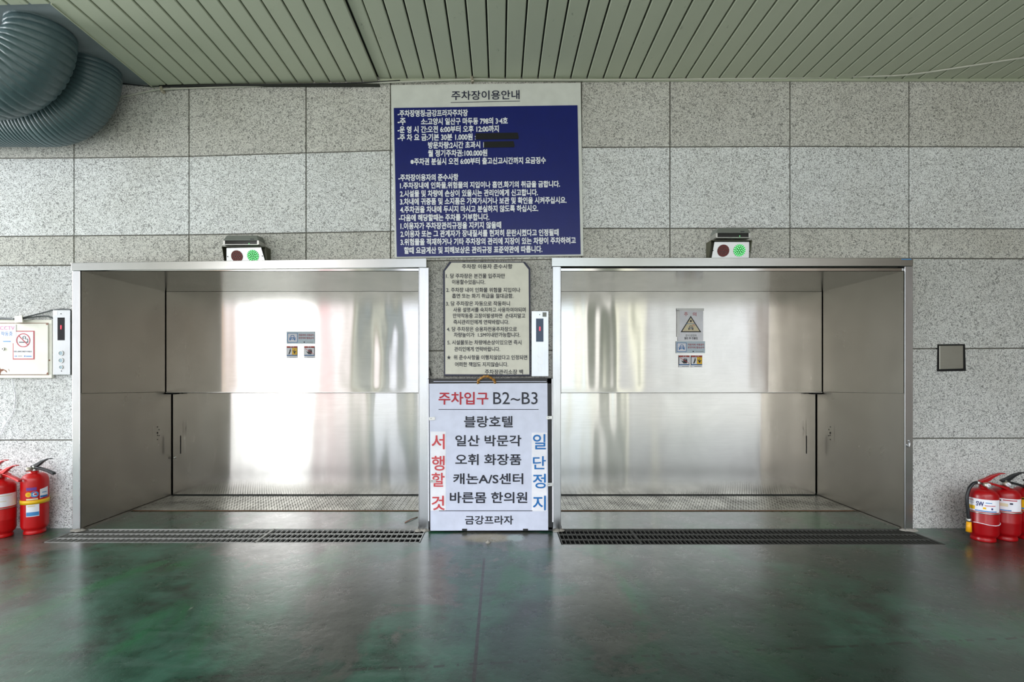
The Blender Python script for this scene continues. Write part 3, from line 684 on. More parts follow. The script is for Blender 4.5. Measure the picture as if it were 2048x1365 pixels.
ys = yc - .0068
t = thing('cctv_sticker', 'white sticker with pink and blue writing on the cream cabinet', 'sticker', (X(14, ys), ys, Z(668, ys)))
mb = MB(); mb.rect(-14, 649.5, 32, 687, ys - .0012, .001, M['paper']); mb.build('sticker_sheet', t)
mb = MB(); lettering(mb, 'CCTV', 0, 29, 656.5, 7.5, ys - .0012, M['pink_ink'], .0); lettering(mb, '작동중', 2, 25, 668, 8.5, ys - .0012, M['sky_ink'], .0)
mb.rect(7, 676, 20, 677.3, ys - .0022, .0006, M['beige']); mb.rect(6, 682.3, 21, 684.3, ys - .0022, .0006, M['ltblue']); mb.build('lettering', t)
t = thing('no_smoking_sticker', 'red framed no smoking sticker on the cream cabinet', 'sticker', (X(47, ys), ys, Z(690, ys)))
mb = MB(); mb.rect(25.5, 662, 69, 719.5, ys, .0008, M['red_ink']); mb.build('red_border', t)
mb = MB(); mb.rect(27, 663.8, 66.5, 717.5, ys - .0006, .0006, M['paper']); mb.build('sticker_sheet', t)
k = (D + ys) / F; c = P(46.8, 681.2, ys)
mb = MB(); mb.ringp((c.x, c.z), 12.2 * k, 14 * k, ys - .0016, .001, M['red_ink'])
a = PI * .75; dx, dz = math.cos(a) * 12.8 * k, math.sin(a) * 12.8 * k; nx_, nz_ = -math.sin(a) * .9 * k, math.cos(a) * .9 * k
mb.plate([(c.x + dx + nx_, c.z + dz + nz_), (c.x + dx - nx_, c.z + dz - nz_), (c.x - dx - nx_, c.z - dz - nz_), (c.x - dx + nx_, c.z - dz + nz_)][::1], ys - .0017, ys - .0007, M['red_ink'])
mb.rect(38, 684, 56, 686, ys - .0013, .0006, M['black_ink'])
pts = [(c.x + a_ * k, ys - .0012, c.z + b_ * k) for a_, b_ in ((0, 3), (-1, 5.5), (0, 8), (3, 8.5), (4.5, 6.5), (3.5, 4), (5, 2.5), (8, 3), (9, 0), (9, -3))]
mb.tube(pts, .5 * k, M['black_ink'], 6); mb.build('smoking_symbol', t)
mb = MB(); lettering(mb, '흡연시 10만원의 과태료가 부과됩니다', 27.8, 64, 703.6, 3.2, ys - .0008, M['black_ink'], .02)
mb.rect(29, 712, 34, 713.6, ys - .0014, .0006, M['sky_ink']); mb.rect(36, 712, 44, 713.4, ys - .0014, .0006, M['grey_plastic']); mb.rect(48, 711.5, 50.5, 714, ys - .0014, .0006, M['sky_ink']); mb.rect(52, 712, 63, 714, ys - .0014, .0006, M['ltblue']); mb.build('lettering', t)

# small white junction box above the cabinet with cables
t = thing('junction_box', 'small white box with a wire loop, on top of the cream cabinet', 'junction box', (X(37), -.03, Z(637)))
mb = MB(); mb.hexa([P(29.5, 647, -.065), P(46, 645.5, -.065), P(48, 644.5, -.027), P(31.5, 646, -.027), P(28.5, 633, -.065), P(44, 630.5, -.065), P(46, 630.5, -.027), P(30.5, 633, -.027)], M['cabinet']); mb.build('box_body', t, .003)
mb = MB(); c = P(41.5, 629, -.045); mb.tube([(c.x + math.cos(a) * .007, c.y, c.z + math.sin(a) * .009) for a in [i / 12 * 2 * PI for i in range(13)]], .0013, M['silver'], 6); mb.build('wire_loop', t)
def cable(label, pts, r, m, cat='cable', name='cable', sub=6, grp=None):
    P3 = [Vector(p) for p in pts]; out_ = []
    for i in range(len(P3) - 1):
        p0, p1, p2, p3 = P3[max(i - 1, 0)], P3[i], P3[i + 1], P3[min(i + 2, len(P3) - 1)]
        for q in range(sub):
            u = q / sub; out_.append(.5 * ((2 * p1) + (p2 - p0) * u + (2 * p0 - 5 * p1 + 4 * p2 - p3) * u * u + (3 * p1 - p0 - 3 * p2 + p3) * u ** 3))
    out_.append(P3[-1]); mb = MB(); mb.tube(out_, r, m, 8); return tag(mb.build(name), label, cat, grp)
cable('grey cable running in from the left edge to the small white box', [P(-40, 637, -.035), P(0, 637.5, -.035), P(20, 638, -.04), P(29, 638.5, -.045)], .0065, M['cable_d'])
cable('upper grey cable rising from the small white box over the call panel', [P(46, 636, -.045), P(70, 630, -.02), P(95, 623.5, -.012), P(106, 620.5, -.008), P(120, 618.8, -.008), P(135, 619.5, -.01), P(141.5, 623, -.008), P(142, 640, -.006)], .0045, M['cable_d'])
cable('lower grey cable from the small white box into the side of the call panel', [P(46, 638, -.045), P(60, 635.5, -.03), P(80, 633, -.015), P(95, 633, -.012), P(106, 637, -.009)], .0045, M['cable_d'])
cable('thin white wire hanging down the wall below the cream cabinet', [P(24, 757, -.01), P(27, 775, -.006), P(30.5, 795, -.006), P(26, 825, -.006), P(10, 850, -.006), P(-3, 876, -.006), P(-20, 900, -.006)], .0022, M['paper'])
cable('short black cable end on the wall left of the cream notice board', [P(857, 740, -.008), P(858, 735, -.02), P(861, 745, -.03), P(862, 752, -.02)], .004, M['black'])
# conduit along the top of the wall
cable('thin pale conduit along the top of the wall and across the right ceiling', [P(160, 213, -.012), P(215, 199, -.012), P(262, 190, -.012), P(305, 181, -.012), P(322, 179, -.03), P(380, 176.5, -.012), P(560, 171, -.010), P(700, 167, -.012), P(780, 164.5, -.03), P(944, 158.5, -.03), P(1010, 159.5, -.03), P(1160, 160, -.03), P(1300, 159, -.02), P(1600, 156, -.02), P(1700, 153.5, -.03), (X(1812, -.07), -.075, 3.103), (X(1930, -.16), -.165, 3.103), (X(2060, -.26), -.265, 3.103), (4.1, -.45, 3.103)], .0055, M['cable_w'], 'conduit', 'conduit')
cable('thin dark wire along the ceiling edge above the left part of the wall', [P(235, 166, -.02), P(280, 171, -.02), P(330, 172.5, -.02), P(560, 168.5, -.035), P(700, 166.5, -.03), P(800, 161, -.035)], .0035, M['black'], 'wire', 'wire')
for px, py, w in ((322, 178, 'beside the grey air ducts'), (944, 157, 'above the big blue sign')):
    mb = MB(); mb.rect(px - 2.5, py - 6, px + 2.5, py + 5, -.04, .03, M['brass'], .2); tag(mb.build('conduit_clip', None, .002), 'small metal clip holding the pale conduit ' + w, 'clip', 'conduit clips')

# ------------------------------------------------------------------ stainless cover on the right wall
t = thing('wall_cover_plate', 'square dull steel cover plate in a dark gap on the right wall', 'cover plate', (X(1903), 0, Z(717)))
mb = MB(); mb.plate(quad([(1874, 743.5), (1932, 742.5), (1930, 688.5), (1875, 689)], -.002), -.002, .01, M['void'])
mb.build('dark_gap', t)
mb = MB(); mb.plate(quad([(1879, 739.5), (1927, 738), (1926.5, 691.5), (1879, 691.8)], -.01), -.01, .0, M['cover_steel']); mb.build('plate', t, .003)

# ------------------------------------------------------------------ signals above the doorways
def signal(label, corners, hood, red, green, rad, screws, side, place):
    """corners: face plate px (bl, br, tr, tl); face leans back at the bottom"""
    t = thing('signal_lamp', label, 'signal', (X((red[0] + green[0]) / 2), 0, Z(500)), 'red and green signals above the doorways')
    yt, yb_ = -.060, -.042
    BL, BR, TR, TL = corners; bl, br, tr, tl = P(*BL, yb_), P(*BR, yb_), P(*TR, yt), P(*TL, yt)
    nrm = (br - bl).cross(tl - bl).normalized()
    nrm = nrm if nrm.y < 0 else -nrm
    mb = MB(); q = [bl, br, tr, tl]; back = [Vector((v.x, v.y + .006, v.z)) for v in q]
    mb.add(q + back, [(0, 1, 2, 3), (7, 6, 5, 4), (0, 4, 5, 1), (1, 5, 6, 2), (2, 6, 7, 3), (3, 7, 4, 0)], M['panel_steel']); mb.build('face_plate', t)
    # housing behind the face, hood sides and top
    mb = MB(); zt_, zb_ = tl.z + .004, bl.z - .05
    hx0, hx1 = X(hood[0], -.08), X(hood[1] - 6, -.08); ax, bx = min(bl.x, tl.x) - .004, max(br.x, tr.x) + .004
    mb.box(ax, bx, -.035, .0, zb_ + .02, zt_, M['green_box'])
    mb.box(hx0, hx1, -.08, .0, zt_, zt_ + .003, M['green_box'])
    for hx in (hx0, hx1):
        mb.add([(hx, -.08, zt_), (hx, 0, zt_), (hx, 0, zb_ + .02), (hx, -.042, zb_ + .03), (hx + .002, -.08, zt_), (hx + .002, 0, zt_), (hx + .002, 0, zb_ + .02), (hx + .002, -.042, zb_ + .03)],
               [(0, 1, 2, 3), (7, 6, 5, 4), (0, 3, 7, 4), (0, 4, 5, 1), (3, 2, 6, 7), (1, 5, 6, 2)], M['green_box'])
    mb.build('hood', t)
    ex = (br - bl).normalized(); ez = ex.cross(nrm).normalized(); ez = ez if ez.z > 0 else -ez
    def onface(px, py):
        d = Vector(((px - VX) / F, 1, (VY - py) / F)); o = Vector((0, -D, EZ)); return o + d * ((bl - o).dot(nrm) / d.dot(nrm))
    for (cx, cy), lens, led, nm in ((red, 'red_lens', 'red_led', 'red_lamp'), (green, 'green_lens', 'green_led', 'green_lamp')):
        c = onface(cx, cy); R = rad
        mb = MB(); n = 30; ring = [c + (ex * math.cos(a) + ez * math.sin(a)) * R + nrm * .0015 for a in [i / n * 2 * PI for i in range(n)]]
        mb.add(ring, [tuple(range(n))], M[lens]); ln = mb.build(nm, t)
        mb = MB(); spots = [(0, 0)] + [(.34, i / 6) for i in range(6)] + [(.62, (i + .3) / 12) for i in range(12)] + [(.88, i / 18) for i in range(18)]
        for r, a in spots:
            p = c + (ex * math.cos(a * 2 * PI) + ez * math.sin(a * 2 * PI)) * R * r + nrm * .002; s = R * .1
            vs = [p + nrm * s * .8]; 
            for la in (.55, 0.0):
                for h in range(6):
                    b_ = h / 6 * 2 * PI; vs.append(p + (ex * math.cos(b_) + ez * math.sin(b_)) * s * math.cos(la * PI / 2 * .9) + nrm * s * .8 * la)
            fs = [(0, 1 + h, 1 + (h + 1) % 6) for h in range(6)] + [(1 + h, 7 + h, 7 + (h + 1) % 6, 1 + (h + 1) % 6) for h in range(6)]
            mb.add(vs, fs, M[led], True)
        mb.build('led_cluster', ln)
    for sx_, sy_ in screws:
        c = onface(sx_, sy_); mb = MB(); mb.add([c + (ex * math.cos(a) + ez * math.sin(a)) * .0038 + nrm * .001 for a in [i / 8 * 2 * PI for i in range(8)]], [tuple(range(8))], M['void']); mb.build('screw', t)
    return t
signal('red and lit green signal lamps above the left doorway', ((453, 526), (531, 526), (522, 495.3), (453, 496.5)), (443.5, 536), (474, 513), (506, 512), .040, ((455.5, 513.5), (524.8, 512.3)), 'l', 'left')
signal('red and lit green signal lamps above the right doorway', ((1422.5, 520), (1500, 520), (1498.5, 484.3), (1429, 484.3)), (1422, 1510), (1446.5, 501.8), (1478.8, 501.2), .041, ((1426, 501.5), (1499, 503)), 'r', 'right')
def sensor(label, x0, y0, x1, y1, dot):
    t = thing('door_sensor', label, 'sensor', (X((x0 + x1) / 2), 0, Z(y1)), 'grey sensors above the signal lamps')
    y = -.085; k = (D + y) / F; ax, bx = X(x0, y), X(x1, y); zt_, zm, zb_ = Z(y0, y), Z(y0 + 11, y), Z(y1, y); W_ = bx - ax
    mb = MB()    # sloping shell: front slants from the wall at the top to its lip
    c = .03
    v = [(ax + .012, -.055, zt_ + .03), (bx - .012, -.055, zt_ + .03), (bx, -.0, zt_ + .0), (ax, 0, zt_)]
    mb.add([(ax + .02, y, zt_), (bx - .02, y, zt_), (bx - .004, y - .012, zm), (ax, y - .012, zm), (ax + .02, 0, zt_ + .008), (bx - .02, 0, zt_ + .008), (bx - .004, 0, zm), (ax, 0, zm)],
           [(0, 3, 2, 1), (4, 5, 6, 7), (0, 1, 5, 4), (1, 2, 6, 5), (2, 3, 7, 6), (3, 0, 4, 7)], M['grey_plastic']); mb.build('shell', t, .004)
    mb = MB(); mb.box(ax + .012, bx - .016, y - .004, -.0, zb_ + .004, zm, M['display']); mb.box(ax + .001, ax + .012, y - .008, 0, zb_ + .002, zm, M['silver']); mb.box(bx - .016, bx - .004, y - .008, 0, zb_ + .002, zm, M['silver']); mb.build('lens_window', t)
    mb = MB(); mb.box(ax + .006, bx - .008, y - .012, 0, zb_ - .002, zb_ + .003, M['silver']); mb.build('lower_lip', t, .001)
    mb = MB(); p = P(dot[0], dot[1], y - .006); mb.lathe([(0, -.003), (.003, 0), (0, .003)], p, M['seg'] if False else M['green_led'], 8); mb.build('indicator_lamp', t)
    mb = MB(); lettering(mb, 'Sensor', x1 - 20, x1 - 11, y0 + 7.5, 2.2, y - .0085, M['black_ink'], .01) if False else mb.rect(x1 - 20, y0 + 6.8, x1 - 12, y0 + 8.2, y - .0105, .001, M['black_ink']); mb.build('maker_mark', t)
sensor('grey door sensor on the wall above the left signal lamps', 447.5, 471, 520, 490.5, (498, 487.5))
sensor('grey door sensor on the wall above the right signal lamps', 1430.5, 456, 1501, 476.5, (1479.5, 472.5))

# ------------------------------------------------------------------ stickers and notices on the doors
yd = .795
def car_icon(mb, cx, cz, w, y, m, light):
    k = w / 2
    mb.plate([(cx - .75 * k, cz - .35 * k), (cx + .75 * k, cz - .35 * k), (cx + .8 * k, cz + .1 * k), (cx + .55 * k, cz + .2 * k), (cx - .55 * k, cz + .2 * k), (cx - .8 * k, cz + .1 * k)], y, y + .0008, m)
    mb.plate([(cx - .55 * k, cz + .18 * k), (cx - .4 * k, cz + .18 * k), (cx - .28 * k, cz + .58 * k), (cx + .28 * k, cz + .58 * k), (cx + .4 * k, cz + .18 * k), (cx + .55 * k, cz + .18 * k), (cx + .38 * k, cz + .72 * k), (cx - .38 * k, cz + .72 * k)], y, y + .0008, m)
    for s in (-1, 1): mb.plate([(cx + s * .6 * k - .12 * k, cz - .62 * k), (cx + s * .6 * k + .12 * k, cz - .62 * k), (cx + s * .6 * k + .12 * k, cz - .3 * k), (cx + s * .6 * k - .12 * k, cz - .3 * k)], y, y + .0008, m)
    for s in (-1, 1): mb.disc((cx + s * .55 * k, cz - .02 * k), .11 * k, y - .0006, .0006, light, 10)
    mb.plate([(cx - .3 * k, cz - .18 * k), (cx + .3 * k, cz - .18 * k), (cx + .3 * k, cz + .02 * k), (cx - .3 * k, cz + .02 * k)], y - .0006, y, light)
def car_sticker(label, x0, y0, x1, y1):
    t = thing('car_sticker', label, 'sticker', (X((x0 + x1) / 2, yd), yd, Z((y0 + y1) / 2, yd)), 'pale blue car stickers on the doors')
    h = y1 - y0
    mb = MB(); mb.rect(x0, y0, x1, y1, yd, .001, flat('pale_blue_sheet', srgb(196, 212, 222), .4)); mb.build('sticker_sheet', t)
    a, b, c, d = x0 + h * .08, y0 + h * .12, x0 + h * .9, y1 - h * .1
    mb = MB(); mb.rect(a, b, c, d, yd - .0008, .0008, M['sky_ink']); mb.rect(a + 1, b + 1, c - 1, d - 1, yd - .0014, .0008, M['paper']); p = P((a + c) / 2, (b + d) / 2 + .5, yd); car_icon(mb, p.x, p.z, (c - a) * .78 * (D + yd) / F, yd - .0022, M['sky_ink'], M['paper']); mb.build('car_symbol', t)
    mb = MB(); lettering(mb, '자동차외 사용금지', c + 2.2, x1 - 2, y0 + h * .29, h * .17, yd - .0006, M['red_ink'], .01); lettering(mb, '운전자외 탑승금지', c + 2.2, x1 - 2, y0 + h * .53, h * .17, yd - .0006, M['red_ink'], .01)
    mb.rect(c + 12, y1 - h * .17, c + 15, y1 - h * .09, yd - .0008, .0006, M['navy']); mb.rect(c + 18, y1 - h * .14, x1 - 3, y1 - h * .11, yd - .0008, .0006, M['grey_plastic']); mb.build('lettering', t)
def small_sticker(label, x0, y0, x1, y1, kind_):
    t = thing('warning_sticker', label, 'sticker', (X((x0 + x1) / 2, yd), yd, Z((y0 + y1) / 2, yd)), 'small warning stickers on the doors')
    h = y1 - y0; w = x1 - x0
    mb = MB(); mb.rect(x0, y0, x1, y1, yd, .001, M['paper']); mb.rect(x0, y0 + h * .02, x1, y0 + h * .82, yd - .0005, .0005, M['navy']); mb.rect(x0 + .8, y0 + h * .16, x1 - .8, y0 + h * .74, yd - .001, .0006, M['paper'])
    mb.rect(x0 + .4, y0 + h * .03, x1 - .4, y0 + h * .13, yd - .001, .0006, flat('brick_red_ink', srgb(190, 60, 40), .5)); mb.rect(x0 + .4, y0 + h * .76, x1 - .4, y0 + h * .81, yd - .001, .0006, M['sky_ink']); mb.build('sticker_sheet', t)
    mb = MB(); lettering(mb, '주 의', x0 + w * .36, x0 + w * .68, y0 + h * .085, h * .07, yd - .0012, M['white_ink'], .02); mb.rect(x0 + w * .3, y1 - h * .08, x1 - w * .1, y1 - h * .05, yd - .0008, .0006, M['grey_plastic']); mb.build('lettering', t)
    mb = MB(); q = lambda u, v: (X(x0 + w * u, yd), Z(y0 + h * v, yd)); y = yd - .002
    if kind_ == 'hand':
        mb.plate([q(.42, .68), (q(.72, .68)), q(.78, .52), q(.76, .40), q(.40, .40), q(.40, .52), q(.28, .44), q(.24, .48)], y, y + .0008, M['black'])
        for i in range(4): mb.plate([q(.40 + i * .095, .42), q(.475 + i * .095, .42), q(.47 + i * .095, .24 + .03 * abs(i - 1.5)), q(.41 + i * .095, .24 + .03 * abs(i - 1.5))], y, y + .0008, M['black'])
        mb.plate([q(.1, .22), q(.14, .20), q(.95, .66), q(.91, .68)], y - .0008, y - .0002, M['salmon'])
    else:
        mb.plate([q(.52, .73), q(.99, .73), q(.99, .16), q(.52, .16)], y + .0006, y + .0012, M['yellow'])
        mb.plate([q(.18, .68), q(.30, .68), q(.36, .55), q(.42, .38), q(.40, .30), q(.30, .32), q(.28, .45)], y, y + .0008, M['black']); p = q(.36, .26); mb.disc(p, h * .04 * (D + yd) / F, y, .0008, M['black'], 10)
        p = q(.74, .34); mb.disc(p, h * .045 * (D + yd) / F, y, .0008, M['black'], 10)
        mb.plate([q(.68, .60), q(.80, .66), q(.82, .52), q(.94, .44), q(.90, .42), q(.78, .44), q(.70, .42), q(.60, .36), q(.58, .40), q(.68, .50)], y, y + .0008, M['black'])
    mb.build('hazard_symbol', t)
car_sticker('pale blue car sticker on the left steel door', 573, 663.5, 629.5, 688)
small_sticker('small half yellow warning sticker on the left steel door', 573, 692.5, 594.5, 716.5, 'fall')
small_sticker('small black hand warning sticker on the left steel door', 608, 692.5, 629, 716.5, 'hand')
car_sticker('pale blue car sticker on the right steel door below the triangle notice', 1352, 683, 1410, 706.5)
small_sticker('small black hand warning sticker on the right steel door', 1357.5, 711, 1379.5, 735, 'hand')
small_sticker('small half yellow warning sticker on the right steel door', 1382, 711, 1404.5, 735, 'fall')
t = thing('caution_notice', 'white paper notice with a yellowish triangle taped to the right door', 'notice', (X(1381, yd), yd, Z(650, yd)))
mb = MB(); mb.rect(1355.5, 618, 1406.5, 682.5, yd, .001, M['paper']); mb.build('paper_sheet', t)
mb = MB(); mb.rect(1353, 617, 1408, 622, yd - .0012, .0008, flat('clear_tape', srgb(232, 232, 230), .15)); mb.rect(1353.5, 621, 1359.5, 674, yd - .0012, .0008, _flat['clear_tape']); mb.build('tape', t)
mb = MB(); lettering(mb, '주', 1368, 1375.5, 629, 7.5, yd - .0004, M['red_ink'], .01); lettering(mb, '의', 1385, 1392.5, 629, 7.5, yd - .0004, M['red_ink'], .01)
lettering(mb, '문이 완전히', 1371, 1392.5, 671.5, 4.6, yd - .0004, M['grey_plastic'], .01); lettering(mb, '열린 후 진출입', 1368.5, 1395, 677, 4.8, yd - .0004, M['black_ink'], .02); mb.build('lettering', t)
mb = MB(); q = lambda a, b: (X(a, yd), Z(b, yd)); mb.plate([q(1361, 665), q(1402.5, 665), q(1381.5, 632)], yd - .001, yd - .0002, M['black']); mb.plate([q(1364.5, 663), q(1399, 663), q(1381.5, 635.8)], yd - .0016, yd - .0008, M['beige'])
p = q(1381.5, 656.5); car_icon(mb, p[0], p[1], 13 * (D + yd) / F, yd - .0026, M['black'], M['paper'])
mb.plate([q(1379, 642.6), q(1381.5, 645.2), q(1384, 642.6), q(1381.5, 640)], yd - .0024, yd - .0016, M['black']); mb.rect(1372.5, 647.5, 1390.5, 648.3, yd - .0024, .0006, M['ltblue'])
p = q(1387, 651); mb.ringp(p, .006, .0085, yd - .0036, .0008, M['salmon'], 20); mb.build('triangle_symbol', t)

# ------------------------------------------------------------------ flexible ducts
def duct(yc_, label, pitch, seed, near):
    zc0, xc, R, r = 3.078, -2.995, .325, .160
    path = []; L = R * PI / 2; step = pitch / 9; s = 0
    total = L + 1.5 + .02
    while s < total:
        if s < .02: p = Vector((xc + R, yc_, zc0 - s)); d = Vector((0, 0, -1)); n2 = Vector((1, 0, 0))
        elif s < L + .02:
            a = (s - .02) / R; p = Vector((xc + R * math.cos(a), yc_, zc0 - .02 - R * math.sin(a))); n2 = Vector((math.cos(a), 0, -math.sin(a)))
        else: p = Vector((xc - (s - L - .02), yc_, zc0 - .02 - R)); n2 = Vector((0, 0, -1))
        path.append((s, p, n2)); s += step
    n = 72; vs = []; fs = []
    for i, (s, p, n2) in enumerate(path):
        for k in range(n):
            a = k / n * 2 * PI; ph = (s / pitch + k / n) % 1.0
            rib = -.0052 * math.exp(-((abs(((ph + .5) % 1) - .5)) / .12) ** 2) + .0012 * math.sin(PI * ph)
            inner = max(0, -math.cos(a)); arc = .02 < s < L + .1
            wr = noise.noise(Vector((s * 26, a * 3, seed))) * .012 * inner * (1 if arc else .2) + noise.noise(Vector((s * 30, a * 9, seed))) * near * .003
            rr = r + rib + wr + (.045 * max(0., -math.cos(a)) ** 2 * math.sin(PI * min(1, max(0, (s - .02) / L))) if arc else 0)
            vs.append(p + (n2 * math.cos(a) + Vector((0, 1, 0)) * math.sin(a)) * rr)
    for i in range(len(path) - 1):
        for k in range(n): fs.append((i * n + k, i * n + (k + 1) % n, (i + 1) * n + (k + 1) % n, (i + 1) * n + k))
    mb = MB(); mb.add(vs, fs, M['duct'], True); return tag(mb.build('flexible_duct'), label, 'air duct', 'ribbed ducts under the ceiling corner')
duct(-.545, 'upper large ribbed blue-grey air duct, nearer the viewer, bending into the ceiling opening', .034, 3, 1.)
duct(-.195, 'lower ribbed blue-grey air duct close against the wall, behind the other duct', .023, 11, .3)

# ------------------------------------------------------------------ fire extinguishers
def wrapped(mb, s, c, R, a0, a1, zc, h, m, bold=.02):
    vs, fs = glyphs(s, bold); ax = min(v[0] for v in vs); bx = max(v[0] for v in vs); ay = min(v[1] for v in vs); by = max(v[1] for v in vs)
    out_ = []
    for u, v, lay in vs:
        a = a0 + (a1 - a0) * (u - ax) / (bx - ax); out_.append((c[0] + math.cos(a) * (R + lay), c[1] + math.sin(a) * (R + lay), c[2] + zc - h / 2 + h * (v - ay) / (by - ay)))
    mb.add(out_, fs, m)
def patch_(mb, c, R, a0, a1, z0, z1, m, n=20, tilt=0.):
    vs = []; fs = []
    for i in range(n + 1):
        a = a0 + (a1 - a0) * i / n; dz = tilt * (i / n)
        vs += [(c[0] + math.cos(a) * R, c[1] + math.sin(a) * R, c[2] + z0 + dz), (c[0] + math.cos(a) * R, c[1] + math.sin(a) * R, c[2] + z1 + dz)]
    for i in range(n): fs.append((2 * i, 2 * i + 2, 2 * i + 3, 2 * i + 1))
    mb.add(vs, fs, m, True)
def extinguisher(label, x, y, R, H, style):
    t = thing('fire_extinguisher', label, 'fire extinguisher', (x, y, 0), 'fire extinguishers along the wall')
    c = (x, y, 0); red = M[style.get('red', 'red_body')]; hand = M[style.get('handle', 'black')]
    prof = [(R * .78, 0), (R * .82, .004), (R * .80, .018), (R * .74, .026), (R * .90, .036), (R, .055), (R, H - R * .75), (R * .97, H - R * .5), (R * .86, H - R * .25), (R * .64, H - R * .08), (R * .34, H - .002), (.022, H), (.021, H + .012), (0.0, H + .012)]
    if style.get('seams'):
        i = 6; prof[6:6] = [(R, .115), (R * 1.02, .119), (R, .124)]
    mb = MB(); mb.lathe(prof, c, red, 48); mb.build('cylinder', t)
    fa = math.atan2(-D - y, -x)              # direction towards the camera
    # valve and handles pointing along style angle
    ha = style.get('angle', 0.); ux, uy = math.cos(ha), math.sin(ha)
    def hp(u, z, w=0.): return (x + ux * u - uy * w, y + uy * u + ux * w, H + z)
    mb = MB(); mb.lathe([(.019, .010), (.019, .026), (.013, .028), (.013, .048), (0, .05)], (x, y, H), M['silver'] if style.get('handle', 'black') == 'black' else red, 16); mb.build('valve', t)
    def blade(pts, w, m):
        b = MB(); n = len(pts) // 2
        top, bot = pts[:n], pts[n:]; vs = []
        for (u, z) in top + bot: vs += [hp(u, z, -w), hp(u, z, w)]
        N = len(pts); fs = [tuple(2 * i for i in range(N)), tuple(2 * i + 1 for i in range(N - 1, -1, -1))] + [(2 * i, 2 * i + 1, (2 * i + 3) % (2 * N), (2 * i + 2) % (2 * N)) for i in range(N)]
        b.add(vs, fs, m); return b
    blade([(-.028, .045), (.01, .062), (.05, .084), (.10, .10), (.125, .099), (.126, .094), (.098, .092), (.06, .07), (.03, .045), (-.01, .03)], .011, hand).build('squeeze_lever', t, .003)
    blade([(-.015, .036), (.03, .040), (.07, .030), (.11, .018), (.145, .004), (.148, -.008), (.14, -.012), (.10, .006), (.05, .020), (.0, .022)], .012, hand).build('carry_handle', t, .003)
    mb = MB(); mb.tube([hp(.02 + .016 * math.cos(a), .052, .012 + .018 + .016 * math.sin(a)) for a in [i / 12 * 2 * PI for i in range(13)]], .0015, M['silver'], 6); mb.build('safety_pin_ring', t)
    ga = style.get('gauge', fa); gx, gy = math.cos(ga), math.sin(ga)
    mb = MB(); base = Vector((x + gx * .014, y + gy * .014, H + .026)); tip = Vector((x + gx * .046, y + gy * .046, H + .026)); mb.tube([base, tip], .0155, M['brass'], 20); g = mb.build('pressure_gauge', t)
    mb = MB(); q1 = tip + Vector((gx, gy, 0)) * .0008; mb.tube([q1, q1 + Vector((gx, gy, 0)) * .0005], .0125, M['paper'], 18)
    px_ = Vector((-gy, gx, 0)); q2 = q1 + Vector((gx, gy, 0)) * .0015; mb.tube([q2 - px_ * .006 + Vector((0, 0, .006)), q2 + px_ * .007 - Vector((0, 0, .005))], .0012, M['black'], 5); mb.build('dial', g)
    # hose
    if style.get('hose'):
        sgn = style['hose']; sx_, sy_ = math.cos(style['hose_a']), math.sin(style['hose_a'])
        def hq(u, z): return (x + sx_ * u, y + sy_ * u, z)
        Rr = R + .022
        pts = [hq(.015, H + .032), hq(.05, H + .035), hq(Rr * .75, H + .024), hq(Rr + .0, H - .01), hq(Rr + .012, H - .07), hq(Rr + .006, H - .14), hq(Rr - .001, H - .20)]
        b = MB(); o2 = []
        PP = [Vector(p) for p in pts]
        for i in range(len(PP) - 1):
            p0, p1, p2, p3 = PP[max(i - 1, 0)], PP[i], PP[i + 1], PP[min(i + 2, len(PP) - 1)]
            for q in range(6):
                u = q / 6; o2.append(.5 * ((2 * p1) + (p2 - p0) * u + (2 * p0 - 5 * p1 + 4 * p2 - p3) * u * u + (3 * p1 - p0 - 3 * p2 + p3) * u ** 3))
        b.tube(o2, .0095, M['black'], 12); b.build('hose', t)
        b = MB(); b.tube([hq(.022, H + .032), hq(.045, H + .035)], .0115, M['silver'], 14); b.tube([hq(Rr, H - .195), hq(Rr, H - .215)], .013, M['silver'], 14); b.build('hose_fitting', t)
        b = MB(); b.tube([hq(Rr, H - .215), hq(Rr - .0, H - .28)], [.0125, .0155], M['orange'], 16); nz = b.build('nozzle', t); nz['label'] = 'yellow-orange hose nozzle'
    for (kind_, *a) in style.get('bands', ()):
        if kind_ == 'label':
            z0, z1, a0, a1, m, tl = a; mb = MB(); patch_(mb, c, R + .0012, fa - a0, fa + a1, z0, z1, M[m], 24, tl); mb.build('label_wrap', t)
        elif kind_ == 'strap':
            z0, z1, m = a; mb = MB(); mb.lathe([(R, z0), (R + .003, z0), (R + .003, z1), (R, z1)], c, M[m], 40); mb.build('strap', t)
        elif kind_ == 'text':
            s, zc, h, a0, a1, m = a; mb = MB(); wrapped(mb, s, c, R + .0022, fa + a0, fa + a1, zc, h, M[m], .03); mb.build('lettering', t)
        elif kind_ == 'print':
            for (z0, z1, a0, a1, m) in a[0]:
                mb = MB(); patch_(mb, c, R + .0022, fa + a0, fa + a1, z0, z1, M[m], 10); mb.build('label_print', t)
        elif kind_ == 'dots':
            for (zc, aa, rr, m, s, m2) in a[0]:
                mb = MB(); n = 20; vs = [(x + math.cos(fa + aa + math.cos(q / n * 2 * PI) * rr / R) * (R + .0022), y + math.sin(fa + aa + math.cos(q / n * 2 * PI) * rr / R) * (R + .0022), zc + math.sin(q / n * 2 * PI) * rr) for q in range(n)]
                mb.add(vs, [tuple(range(n))], M[m]); wrapped(mb, s, c, R + .003, fa + aa - .45 * rr / R, fa + aa + .45 * rr / R, zc, rr * 1.1, M[m2], .03); mb.build('class_mark', t)
    return t
flat('purple_ink', srgb(110, 60, 150), .5); M['purple_ink'] = _flat['purple_ink']
